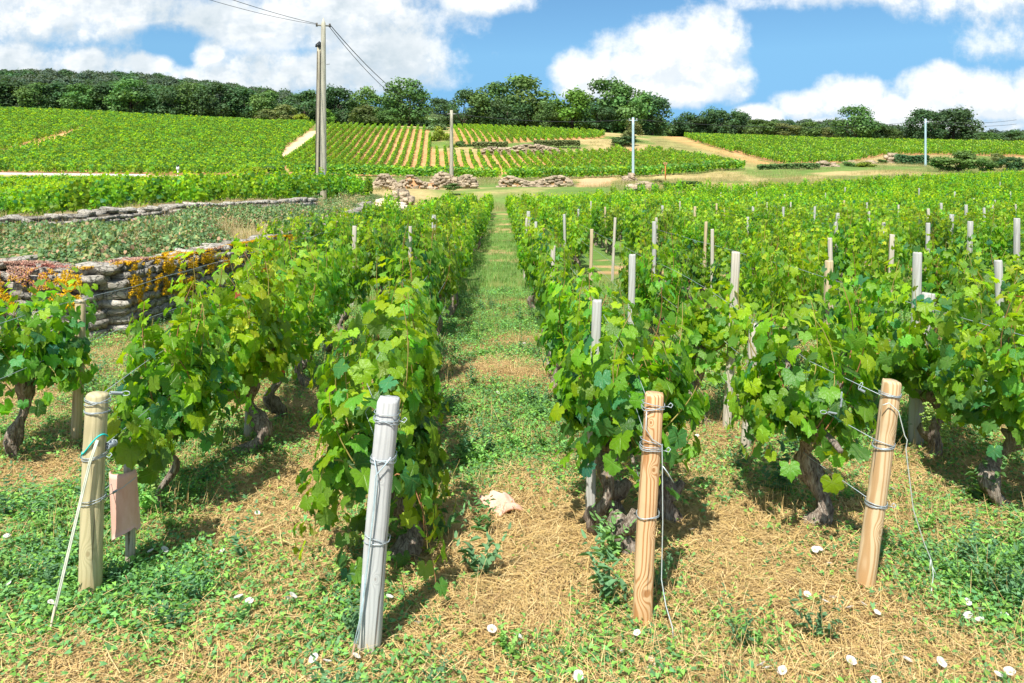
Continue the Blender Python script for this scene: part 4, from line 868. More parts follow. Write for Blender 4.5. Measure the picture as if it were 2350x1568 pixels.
# ------------------------------------------------------------------ stones
def stone_mesh(seed, mat='stone', sub=2, round_=.28, lump=.10):
    r = np.random.default_rng(seed); g = np.linspace(-1, 1, sub + 1); V = []; idx = {}; q = []
    for ax in range(3):
        for s in (-1, 1):
            ids = []
            for a in g:
                for c in g:
                    p = [0, 0, 0]; p[ax] = s; p[(ax + 1) % 3] = a; p[(ax + 2) % 3] = c; k = tuple(round(x, 3) for x in p)
                    if k not in idx: idx[k] = len(V); V.append(p)
                    ids.append(idx[k])
            for i in range(sub):
                for j in range(sub):
                    f = (ids[i * (sub + 1) + j], ids[(i + 1) * (sub + 1) + j], ids[(i + 1) * (sub + 1) + j + 1], ids[i * (sub + 1) + j + 1]); q.append(f if s > 0 else f[::-1])
    V = np.array(V, float); ln = np.linalg.norm(V, axis=1, keepdims=True); V = V * (1 - round_ + round_ * 1.25 / ln) + r.normal(0, lump, V.shape) * (1, 1, .8)
    return mesh_np('stone', V * .5, np.array(q), M[mat], smooth=False)
STONES = [stone_mesh(600 + k, 'stone', 2, .12, .075) for k in range(16)] + [stone_mesh(650 + k, 'stone', 3, .10, .06) for k in range(6)]
ROCKS = [stone_mesh(700 + k, 'rock', 3, .6, .09) for k in range(8)]
def path_pt(poly, s):
    P = np.array(poly, float); L = np.r_[0, np.cumsum(np.hypot(*np.diff(P, axis=0).T))]; s = min(max(s, 0), L[-1] - 1e-6); i = int(np.searchsorted(L, s, 'right') - 1)
    t = (s - L[i]) / (L[i + 1] - L[i]); d = (P[i + 1] - P[i]) / (L[i + 1] - L[i]); return P[i] + (P[i + 1] - P[i]) * t, d, L[-1]
def join_stones(name, items, mat, parent):
    b = MB()
    for me, mt in items:
        n = len(me.vertices); v = np.zeros(n * 3); me.vertices.foreach_get('co', v); v = v.reshape(-1, 3); A = np.array(mt); b.add(v @ A[:3, :3].T + A[:3, 3], None, [tuple(p.vertices) for p in me.polygons])
    return tag(b.build(name, mat, parent), kind='stuff')
def stone_wall(poly, label, height, thick, course, slen, seed, side=1, n_obj=290, zoff=0.0, cap=1.35, rows_base=None, back_low=0.0):
    """side: +1 when the visible face is to the right of the walking direction"""
    r = np.random.default_rng(seed); L = path_pt(poly, 0)[2]; items = []
    x0, y0 = poly[0]; e = tag(empty('stone_wall', (x0, y0, g1(x0, y0))), label, 'wall', 'old dry stone walls')
    inv = Matrix.Translation(-e.location)
    def hgt(s): return height * (.88 + .24 * fbm(np.array([s * .8]), np.array([seed * 3.1]), 1.0, seed)[0])
    nc = int(height / course)
    for c in range(nc + 1):
        s = r.uniform(-.1, .1)
        while s < L:
            big = c >= nc; ln = slen * r.uniform(.65, 1.6) * (cap if big else 1); hh = course * r.uniform(.92, 1.12) * (1.15 if big else 1); sm = s + ln / 2; p, d, _ = path_pt(poly, sm); nr = np.array([d[1], -d[0]]) * side
            H = hgt(sm); z0 = gb(p + nr * (thick / 2 + .15)) + zoff; zc = z0 + (c + .5) * course + r.normal(0, .006)
            if c * course > H - course * .4 and not big: s += ln; continue
            if big: zc = z0 + H + r.uniform(-.02, .02)
            dep = thick * (.55 if not big else r.uniform(.7, .95)); off = thick / 2 - dep / 2 + r.uniform(-.012, .022) - (.03 * c / max(nc, 1)) - (r.uniform(0, .12) if big else 0)
            q = p + nr * off; mt = Matrix.Translation((q[0], q[1], zc)) @ Matrix.Rotation(math.atan2(d[1], d[0]) + r.normal(0, .04), 4, 'Z') @ Matrix.Rotation(r.normal(0, .05 if not big else .1), 4, 'X') @ Matrix.Rotation(r.normal(0, .03 if not big else .08), 4, 'Y') @ Matrix.Diagonal((ln * .97, dep, hh * .95, 1))
            items.append((STONES[int(r.integers(0, len(STONES)))], inv @ mt, q)); s += ln
        if c >= nc:                                   # rubble on the back of the top
            s = 0
            while s < L:
                ln = slen * r.uniform(.5, 1.2); p, d, _ = path_pt(poly, s + ln / 2); nr = np.array([d[1], -d[0]]) * side; q = p - nr * r.uniform(.05, thick * .5); z0 = gb(p + nr * (thick / 2 + .15)) + zoff
                mt = Matrix.Translation((q[0], q[1], z0 + hgt(s) + r.uniform(-.05, .0))) @ Matrix.Rotation(r.uniform(0, 3), 4, 'Z') @ Matrix.Rotation(r.normal(0, .1), 4, 'X') @ Matrix.Diagonal((ln, ln * r.uniform(.6, 1), course * .8, 1)); items.append((STONES[int(r.integers(0, len(STONES)))], inv @ mt, q)); s += ln * .8
    items.sort(key=lambda t: t[2][1] if abs((t[2][0] / t[2][1]) * F) < 1240 else 99)
    for me, mt, q in items[:n_obj]:
        o = bpy.data.objects.new('stone', me); COL.objects.link(o); o.parent = e; o.matrix_local = mt
    if len(items) > n_obj: join_stones('rubble', [(a, b_) for a, b_, _ in items[n_obj:]], M['stone'], e)
    b = MB(); n = max(6, int(L / .5)); V = []
    for k in range(n + 1):
        p, d, _ = path_pt(poly, L * k / n); nr = np.array([d[1], -d[0]]) * side; z0 = gb(p + nr * (thick / 2 + .15)) + zoff; H = hgt(L * k / n)
        for o_, zz in ((thick * .36, -.1), (thick * .36 - .03, H - .03), (-thick * .5, H - .05), (-thick * .5, -.1)): q = p + nr * o_; V.append((q[0], q[1], z0 + zz))
    V = np.array(V) - np.array(e.location); b.add(V, None, [(4 * k + j, 4 * k + j + 1, 4 * k + j + 5, 4 * k + j + 4) for k in range(n) for j in range(3)]); b.build('earth_fill', M['core'], e)
    return e, hgt, L
def gb(p): return float(ground(np.array([p[0]]), np.array([p[1]]), True)[0])
wall1, hgt1, L1 = stone_wall(WALL1, 'thick dry stone wall of grey limestone grown with golden moss and pink stonecrop', .72, .50, .100, .135, 5, side=1, n_obj=299, cap=1.7)
# moss and stonecrop on the first wall
def tufts(name, poly, hgt, spots, parent, size, thick, side=1, seed=0, per=950):
    r = np.random.default_rng(seed); P = []; N = []; C = []
    for (s, u0, u1, w, c) in spots:
        m = int(per * w * (u1 - u0) * 4); ss = s + r.normal(0, w * .5, m); uu = r.uniform(u0, u1, m); n1 = fbm(ss * 1.0, uu * 1.0, 9, seed + 3, 3); ok = (n1 > .50); ss, uu, n1 = ss[ok], uu[ok], n1[ok]
        for a, u, k in zip(ss, uu, n1):
            p, d, _ = path_pt(poly, a); nr = np.array([d[1], -d[0]]) * side; H = hgt(a); z0 = None
            if u >= 0: q = p + nr * (thick / 2 - u * thick); z = H + .055 + r.uniform(-.01, .02); nn = (nr[0] * .2, nr[1] * .2, 1)
            else: q = p + nr * (thick / 2 + .045 + r.uniform(-.01, .02)); z = H + .05 + u * 1.0; nn = (nr[0], nr[1], .4)
            P.append((q[0], q[1], z)); N.append(nn); C.append(np.array(c) * r.uniform(.45, 1.35) * (.8 + .5 * k))
    P = np.array(P); z0 = np.array([0.0] * len(P)); rt = np.array([path_pt(poly, 0)[0]]); 
    P[:, 2] += ground(P[:, 0] + .18, P[:, 1] - .08) * 0 + g_front(P); P = P - np.array(parent.location)
    tag(link(name, leafmesh(name, QUAD, P, np.array(N) + r.normal(0, .5, (len(P), 3)), r.normal(0, 1, (len(P), 3)), r.uniform(size * .6, size * 1.4, len(P)), np.array(C), M['moss']), parent), kind='stuff')
def g_front(P): return (fbm(P[:, 0], P[:, 1], 1.1, 3, 3) - .5) * .06
MO = (.54, .32, .010); MD = (.22, .15, .02); RD = (.44, .27, .20); RR = (.38, .14, .11)
sp = [(4.0, -.02, .7, .45, RD), (4.3, -.25, .0, .45, RD), (4.45, -.22, .3, .28, RR), (4.6, -.40, .0, .35, MO), (4.0, -.45, -.1, .35, MO), (5.0, -.45, -.05, .45, MO), (5.2, -.1, .5, .3, MO), (5.5, -.50, -.2, .3, MO), (5.9, -.45, .1, .35, MO), (6.3, -.35, .1, .35, MO), (6.5, -.5, -.2, .2, MO),
      (6.85, -.45, .4, .18, MO), (6.9, .0, .9, .4, MO), (7.3, -.3, .2, .3, MO), (7.6, .1, .6, .4, RD), (8.0, -.3, -.02, .3, MO), (8.3, -.1, .4, .3, MO), (8.8, -.35, .2, .35, MO), (9.2, -.25, .1, .2, MD), (9.6, -.35, .2, .3, MO), (10.2, -.3, .2, .3, MO), (3.5, -.1, .6, .5, RD), (3.2, -.4, -.1, .3, MO), (5.6, .1, .8, .6, RD), (11, -.2, .3, .4, MO)]
tufts('moss', WALL1, hgt1, sp, wall1, .009, .50, 1, 3, 8000)
WALL2 = [tuple(W(px, py, Y)[:2]) for px, py, Y in ((-260, 600, 13.0), (0, 558, 15), (140, 543, 16.2), (300, 524, 18.5), (430, 508, 20.5), (600, 494, 23), (712, 484, 26))]
wall2, hgt2, L2 = stone_wall(WALL2, 'low crumbling dry stone wall between the bramble bank and the vine rows behind', .40, .55, .085, .17, 6, side=1, n_obj=296, cap=1.4)
sp = [(L2 * .62, -.2, .3, .5, MO), (L2 * .70, -.2, .4, .6, MO), (L2 * .8, -.2, .3, .5, MO), (L2 * .9, -.2, .3, .4, MO), (L2 * .45, .1, .8, .6, RD), (L2 * .33, .1, .8, .5, RD), (L2 * .55, -.1, .5, .5, RD), (L2 * .95, -.1, .5, .5, RD)]
tufts('moss', WALL2, hgt2, sp, wall2, .016, .55, 1, 4, 1300)

def tan_fn(nt):
    n = nt.noise(objco(nt), 6, 5); r_ = rnd(nt); c = nt.ramp(n, [(0.3, (0.20, 0.15, 0.10)), (0.6, (0.42, 0.34, 0.24)), (0.8, (0.55, 0.47, 0.36))]); nt.l.new(nt.vmath('SCALE', c, scale=nt.mapr(r_, 0, 1, .6, 1.3, False)), nt.b.inputs['Base Color'])
M['tan'] = material('heap_stone', tan_fn, .95, .1)
TANS = [stone_mesh(620 + k, 'tan', 2, .2, .09) for k in range(10)]
def heap(name, label, px0, px1, pyb, pyt, Y, size, n, seed, mound=.5, depth=1.0, cat='stone heap', pale=1, soil=None, straight=False):
    r = np.random.default_rng(seed); x0, x1 = (px0 - CX) / F * Y, (px1 - CX) / F * Y; w = x1 - x0; H = (pyb - pyt) / F * Y; xc = (x0 + x1) / 2
    zb = min(g1(xc, Y), W(xc, pyb, Y)[2] + .3); zb = CAMH - (pyb - HY) / F * Y; e = tag(empty(name, (xc, Y, zb)), label, cat, 'ruined walls and stone heaps'); mm = TANS if pale == 1 else ROCKS
    def prof(u): return H * ((1 - abs(2 * u) ** 2.5) ** .6 if not straight else (1 - abs(2 * u) ** 9)) * (.85 + .25 * math.sin(u * 9 + seed))
    items = []
    for k in range(n):
        u = r.uniform(-.49, .49); hh = max(prof(u), .05); v = r.random() ** .8; top = r.random() < .4
        z = hh if top else hh * v; y = (r.uniform(-.3, .6) * depth if top else -depth * .5 * (1 - v * .55)) ; s = size * r.uniform(.6, 1.3)
        mt = Matrix.Translation((u * w, y, z - s * .12)) @ Matrix.Rotation(r.uniform(0, 6.3) if not straight else r.normal(0, .2), 4, 'Z') @ Matrix.Rotation(r.normal(0, .25), 4, 'X') @ Matrix.Diagonal((s * 1.25, s, s * .62, 1)); items.append((mm[int(r.integers(0, len(mm)))], mt))
    for me, mt in items:
        o = bpy.data.objects.new('stone', me); COL.objects.link(o); o.parent = e; o.matrix_local = mt
    b = MB(); nu = 20; V = []
    for i in range(nu + 1):
        u = -.5 + i / nu
        for yy, f in ((-depth * .52, -.5), (-depth * .40, .35), (-depth * .1, .92), (depth * .5, .9), (depth * 1.2, -.5)): V.append((u * w, yy, prof(max(-.499, min(.499, u))) * f * .96 if f > 0 else f))
    b.add(V, None, [(5 * i + j, 5 * (i + 1) + j, 5 * (i + 1) + j + 1, 5 * i + j + 1) for i in range(nu) for j in range(4)], col=soil or (.34, .26, .16)); b.build('earth', M['soilheap'], e)
    return e
def soil_fn(nt):
    n = nt.noise(objco(nt), 3, 6, .7); nt.l.new(nt.vmath('SCALE', nt.attr('Col'), scale=nt.mapr(n, .3, .7, .6, 1.35, False)), nt.b.inputs['Base Color']); nt.l.new(nt.bump(n, 1, .1), nt.b.inputs['Normal'])
M['soilheap'] = material('heap_soil', soil_fn, .95, .05)
OR = (.50, .27, .13); DG = (.36, .28, .13)
heap('stone_heap', 'collapsed stone bank with orange soil in front of the slope vines', 848, 925, 440, 404, 64, .30, 210, 21, soil=OR)
heap('earth_bank', 'orange earth bank strewn with stones between two stone heaps', 905, 1010, 441, 405, 66, .26, 80, 22, soil=OR)
heap('stone_heap', 'tall heap of pale stones at the foot of the second concrete pole', 985, 1095, 432, 396, 69, .32, 250, 23, soil=(.42, .33, .2))
heap('ruined_wall', 'long ruined stone wall topped with reddish plants beside the dry path', 1140, 1320, 434, 407, 72, .28, 290, 24, straight=True, soil=(.36, .22, .10))
heap('stone_heap', 'small heap of stones beside the thin metal pole', 1428, 1462, 419, 398, 84, .30, 60, 25)
heap('ruined_wall', 'short low wall of stones just behind the vineyard edge', 1440, 1508, 437, 420, 66, .30, 90, 26, straight=True)
heap('stone_heap', 'whitish loose stones piled on the overgrown bank', 893, 945, 462, 440, 44, .34, 60, 27, soil=(.4, .34, .24))
heap('stone_heap', 'flat whitish stones lying among brambles near the vines', 855, 925, 478, 461, 36, .30, 36, 28, pale=2)
heap('ruined_wall', 'short square piece of rough stone wall with a leaning face', 1878, 1922, 398, 374, 112, .55, 70, 29, straight=True, soil=(.5, .42, .3))
heap('ruined_wall', 'jagged line of pale stones behind a yellow-green bush', 1938, 2012, 386, 371, 122, .55, 70, 30, straight=True)
heap('standing_stone', 'narrow grey gatepost of piled stone at the end of a clipped hedge', 2036, 2050, 381, 356, 126, .7, 22, 31, straight=True, cat='stone')
heap('ruined_wall', 'dry stone terrace wall between two orange-soiled vine plots', 1105, 1292, 351, 333, 128, .36, 200, 32, straight=True, soil=(.25, .2, .12))
heap('ruined_wall', 'broken stones of the overgrown wall behind the leafy row', 732, 792, 518, 500, 20.5, .22, 46, 33, soil=(.2, .17, .1))

# loose pale stones on the near soil
for i, (px, py, s, lb) in enumerate([(232, 1325, .05, 'flat pinkish stone at the foot of the round greenish post'), (735, 1560, .075, 'pale stone at the bottom edge below the grey planed post'), (1335, 1413, .035, 'pale stone on the straw short of the square pine post'), (1372, 1410, .045, 'flat tan stone beside the roots of the square pine post'),
                                     (1500, 1538, .07, 'largest of the pale stones on the red soil below the square pine post'), (1478, 1515, .03, 'small stone behind the largest pale one on red soil'), (1530, 1555, .035, 'small stone beside the largest pale one on red soil'), (1468, 1550, .03, 'reddish small stone by the bottom edge below the square pine post'), (85, 1287, .03, 'white pebble in the weeds beside the rope'),
                                     (1955, 1355, .03, 'pebble beside the foot of the round pine post'), (2230, 1228, .025, 'white pebble on the straw past the loose wire'), (1985, 1355 + 90, .03, 'tan pebble under the round pine post'), (2140, 1485, .04, 'pinkish stone near the end of the loose wire'), (1430, 1438, .03, 'rounded stone touching the square pine post'), (1190, 1500, .03, 'brown stone in the straw between the middle posts')]):
    Y = gy(py); x = (px - CX) / F * Y; o = link('field_stone', ROCKS[i % 8], None, (x, Y, g1(x, Y) + s * .15)); o.scale = (s * 1.5, s * 1.1, s * .6); o.rotation_euler = (.1, .1, i * 1.3); tag(o, lb, 'stone', 'pale stones on the soil')

# ------------------------------------------------------------------ power line
def pole(name, px, pyb, pyt, Y, w0, w1, mat, label, col=(1, 1, 1), arm=False, point=False, sides=4, lean=0.0):
    x, _, zb = W(px, pyb, Y); zt = CAMH - (pyt - HY) / F * Y; zg = min(g1(x, Y), zb); h = zt - zg; e = tag(empty(name, (x, Y, zg)), label, 'pole', 'poles of the power line'); b = MB()
    n = 8; V = []; rot = .35
    for i in range(n + 1):
        t = i / n; k = (w0 + (w1 - w0) * t) / 2 * (1.25 if sides == 4 else 1); 
        for j in range(sides): a = (j + .5) / sides * 2 * math.pi + rot; V.append((k * math.cos(a) + lean * t * h, k * math.sin(a), -.2 + t * (h + .2 - (.28 if point else 0))))
    V.append((lean * h, 0, h)); q = [(i * sides + j, i * sides + (j + 1) % sides, (i + 1) * sides + (j + 1) % sides, (i + 1) * sides + j) for i in range(n) for j in range(sides)]
    b.add(V, [(len(V) - 1, n * sides + j, n * sides + (j + 1) % sides) for j in range(sides)], q, col); b.build('shaft', M[mat], e, smooth=sides > 4)
    if arm:
        b = MB(); b.box((0, -.02, h - .32), (.95, .07, .07), None, col); b.build('crossarm', M[mat], e)
        for s in (-.4, .4):
            b = MB(); b.tube([(s, 0, h - .30), (s, 0, h - .10)], [.05, .035], 8, col=(.5, .5, .48)); b.build('insulator', M['paint'], e)
    return e, np.array((x + lean * h, Y, zt))
pA, tA = pole('power_pole', 742, 457, 40, 35, .30, .20, 'concrete', 'tall concrete power pole with a pointed top and a small blue plate', point=True)
b = MB(); b.box((0, -.165, .98 + .1), (.17, .01, .15), None, (.02, .20, .72)); b.build('sign_plate', M['paint'], pA)
b = MB(); b.box((0, -.0, tA[2] - pA.location.z - .36), (.62, .06, .06), Matrix.Rotation(.3, 3, 'Z'), (.25, .24, .2)); b.build('crossarm', M['paint'], pA)
for s in (-.28, .28):
    b = MB(); b.tube([(s * .95, s * .3, tA[2] - pA.location.z - .42), (s * .95, s * .3, tA[2] - pA.location.z - .26)], .045, 7, col=(.16, .14, .12)); b.build('insulator', M['paint'], pA)
b = MB(); b.tube([(.16, -.1, 5.9), (.30, -.1, 5.92)], .02, 5, col=(.3, .3, .3)); b.build('step_bolt', M['paint'], pA)
pB, tB = pole('power_pole', 729, 455, 103, 35.3, .27, .22, 'concrete', 'old grooved concrete pole with a dark pointed cap leaning against the tallest pole', col=(.8, .75, .65), lean=.011)
b = MB(); h = tB[2] - pB.location.z; b.tube([(.011 * h, 0, h - .10), (.011 * h, 0, h + .02), (.011 * h, 0, h + .16)], [.19, .17, .01], 4, col=(.03, .035, .04)); b.build('cap', M['paint'], pB)
for s in (-.07, .07):
    b = MB(); b.tube([(s, -.155, .3), (s * .85 + .011 * h, -.135, h - .3)], .018, 5, col=(.16, .14, .11)); b.build('groove_rib', M['paint'], pB)
pC, tC = pole('power_pole', 1036, 428, 253, 70, .36, .24, 'concrete', 'grey concrete power pole standing at the tall stone heap', col=(.9, .9, .85))
b = MB(); b.box((0, -.02, tC[2] - pC.location.z - .35), (.7, .1, .1), None, (.3, .3, .28)); b.build('crossarm', M['paint'], pC)
pD, tD = pole('power_pole', 1453, 419, 270, 86, .30, .26, 'galv', 'thin pale blue-grey metal pole with a short crossarm near the path', col=(.42, .56, .62), arm=True, sides=8)
pE, tE = pole('power_pole', 2124, 382, 273, 118, .34, .30, 'galv', 'thin pale metal pole without a crossarm beside the big dark bush', col=(.42, .56, .62), sides=8)
def line(a, b_, s, r, label, off=(0, 0, 0)):
    n = 28; t = np.linspace(0, 1, n)[:, None]; a = np.array(a) + off; b_ = np.array(b_) + off; p = a + (b_ - a) * t; p[:, 2] -= s * 4 * (t * (1 - t))[:, 0]
    wire_thing('power_cable', [p], label, 'cable', r, (.05, .055, .06), 'paint', 'cables of the power line')
AA = tA - (0, 0, .30)
pp = np.array(W(-700, -260, 15)); pp2 = np.array(W(-640, -250, 15))
line(AA + (-.27, -.1, 0), (-13.5, 14, 8.8), .50, .011, 'upper dark cable sweeping up from the tallest pole out of the top of the picture')
line(AA + (-.30, -.1, -.03), (-14.2, 14.5, 8.7), .62, .009, 'lower dark cable sweeping up from the tallest pole out of the top of the picture')
line(AA + (.27, 0, 0), tC - (.2, 0, .32), 1.15, .019, 'upper dark cable hanging between the tallest pole and the grey concrete pole')
line(AA + (.27, 0, -.12), tC - (.2, 0, .36), 1.45, .015, 'lower dark cable hanging between the tallest pole and the grey concrete pole')
line(tC - (-.2, 0, .32), tD - (.3, 0, .2), .45, .022, 'thin cable between the grey concrete pole and the pole with a crossarm')
line(tD - (-.3, 0, .2), tE - (0, 0, .3), .9, .022, 'thin cable running before the trees to the pole without a crossarm')
line(tE - (0, 0, .2), (95, 150, 14.0), .5, .03, 'upper thin cable leaving the pole without a crossarm past the big tree')
line(tE - (0, 0, .5), (95, 150, 13.2), .5, .03, 'lower thin cable leaving the pole without a crossarm past the big tree')
# small things by the tracks
x, _, z = W(408, 412, 70); e = tag(empty('marker_post', (x, 70, z - .15)), 'small white marker post with a black cap behind the vine rows', 'marker'); b = MB(); b.tube([(0, 0, 0), (0, 0, .95)], .05, 8, col=(.7, .7, .66)); b.build('shaft', M['paint'], e)
b = MB(); b.box((0, 0, 1.12), (.20, .16, .30), None, (.85, .87, .88)); b.build('box', M['paint'], e); b = MB(); b.tube([(0, 0, 1.27), (0, 0, 1.42)], [.12, .10], 8, col=(.03, .03, .03)); b.build('cap', M['paint'], e)
x, _, z = W(1527, 413, 88); e = tag(empty('rusty_stake', (x, 88, z - .15)), 'rust coloured iron stake with a flared top behind the path', 'stake'); b = MB(); b.tube([(0, 0, 0), (0, 0, 1.7)], .075, 6, col=(.45, .17, .05)); b.build('rod', M['paint'], e); b = MB(); b.tube([(0, 0, 1.7), (-.2, 0, 2.0)], .04, 5, col=(.5, .25, .15)); b.tube([(0, 0, 1.7), (.2, 0, 2.0)], .04, 5, col=(.5, .25, .15)); b.tube([(-.25, 0, 2.0), (.25, 0, 2.0)], .05, 5, col=(.5, .25, .15)); b.build('top', M['paint'], e)
# pale road along the foot of the left slope
b = MB(); V = []; xs = np.linspace(-300, 335, 30)
for px in xs:
    for Y, up in ((90.0, 0), (93.5, .0)):
        x = (px - CX) / F * 92; zz = CAMH - (np.interp(px, [-300, 0, 335], [400.5, 402.5, 406.5]) - HY) / F * 91.5; V.append((x, Y, zz + (.34 if Y > 92 else .08)))
b.add(V, None, [(2 * i, 2 * i + 2, 2 * i + 3, 2 * i + 1) for i in range(29)], col=(.52, .50, .47)); b.build('road', M['paint'])['kind'] = 'structure'

# ------------------------------------------------------------------ trees and bushes
TPAL = {'dark': (.066, .135, .052), 'mid': (.105, .200, .055), 'light': (.14, .26, .035), 'olive': (.15, .18, .06), 'pale': (.15, .23, .10), 'yellow': (.22, .29, .03), 'far': (.095, .145, .095)}  # the far tone has blue-grey distance haze mixed into the leaf colour
def crown_mesh(seed, pal, lobes=32, leaves=3800, bush=False, ls=.030):
    r = np.random.default_rng(seed); c0 = np.array(TPAL[pal]); P = []; N = []; C = []; S = []
    for k in range(lobes):
        a = r.uniform(0, 6.28); u = r.random() ** .5; v = r.uniform(-.9, 1)
        if bush: cz = .42 + v * .38; rad = .34 * math.sqrt(max(0.05, 1 - (v * .8) ** 2)) * u; R = r.uniform(.12, .20)
        else: cz = .50 + v * .38; rad = .36 * math.sqrt(max(0.05, 1 - (v * .80) ** 2)) * (.35 + .65 * u); R = r.uniform(.10, .17)
        if v > .75: rad *= .6
        c = np.array([math.cos(a) * rad, math.sin(a) * rad, cz]); m = int(leaves / lobes * (R / .13) ** 2); d = unit(r.normal(size=(m, 3)) + (0, 0, .22)); rr_ = R * (1 + .22 * r.normal(size=(m, 1))) * r.uniform(.55, 1.08, (m, 1)) ** .6
        P.append(c + d * rr_ * (1, 1, .80)); N.append(d + r.normal(0, .45, (m, 3)) + (0, 0, .25)); C.append(c0 * r.uniform(.8, 1.25) * r.uniform(.72, 1.35, (m, 1)) * np.array([r.uniform(.9, 1.15), 1, 1])); S.append(r.uniform(.6, 1.35, m) * ls)
    P, N, C, S = map(np.concatenate, (P, N, C, S)); P[:, 2] = np.maximum(P[:, 2], .02)
    return leafmesh('crown', QUAD, P, N, r.normal(0, 1, (len(P), 3)), S, C, M['tree'])
def tree_trunk(seed):
    r = np.random.default_rng(seed); b = MB(); b.tube([(0, 0, -.05), (.005, .01, .18), (-.01, 0, .40), (0, .01, .66)], [.030, .022, .017, .008], 8, rough=.15, seed=seed)
    for k in range(7):
        a = r.uniform(0, 6.28); z = r.uniform(.16, .45); d = np.array([math.cos(a), math.sin(a), 0]); b.tube([(0, 0, z), d * .10 + (0, 0, z + .06), d * .24 + (0, 0, z + .17)], [.012, .009, .004], 6, rough=.1, seed=k)
    return b.build('trunk', M['tbark'], obj=False)
TR = {p: [crown_mesh(800 + k + 10 * i, p) for k in range(3)] for i, p in enumerate(('dark', 'mid', 'light', 'olive'))}
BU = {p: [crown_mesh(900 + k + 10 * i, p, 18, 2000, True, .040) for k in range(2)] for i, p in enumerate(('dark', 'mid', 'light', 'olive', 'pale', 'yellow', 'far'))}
TK = [tree_trunk(3), tree_trunk(4)]
tc = 0
def tree(px, pyb, pyt, wpx, Y, pal, label, bush=False, group='trees along the edge of the wood'):
    global tc; tc += 1; r = random.Random(tc); x = (px - CX) / F * Y; zb = CAMH - (pyb - HY) / F * Y; zg = g1(x, Y); zb = min(zb, zg + .5); h = (CAMH - (pyt - HY) / F * Y - zb); w = wpx / F * Y * (1.22 if not bush else 1.0)
    e = tag(empty('bush' if bush else 'tree', (x, Y, zb - .03 * h), r.uniform(0, 6.28)), label, 'bush' if bush else 'tree', group); e.scale = (w / (.95 if not bush else .92), w / (.95 if not bush else .92), h * 1.02 / (.97 if not bush else .92))
    link('crown', (BU if bush else TR)[pal][r.randrange(2 if bush else 3)], e); 
    if not bush: link('trunk', TK[tc % 2], e)
    else:
        if 'stem' not in PM: bb = MB(); [bb.tube([(0, 0, -.02), (.1 * math.cos(a), .1 * math.sin(a), .3)], [.02, .008], 5) for a in (0, 1.5, 3, 4.5)]; PM['stem'] = bb.build('stems', M['tbark'], obj=False)
        link('stems', PM['stem'], e)
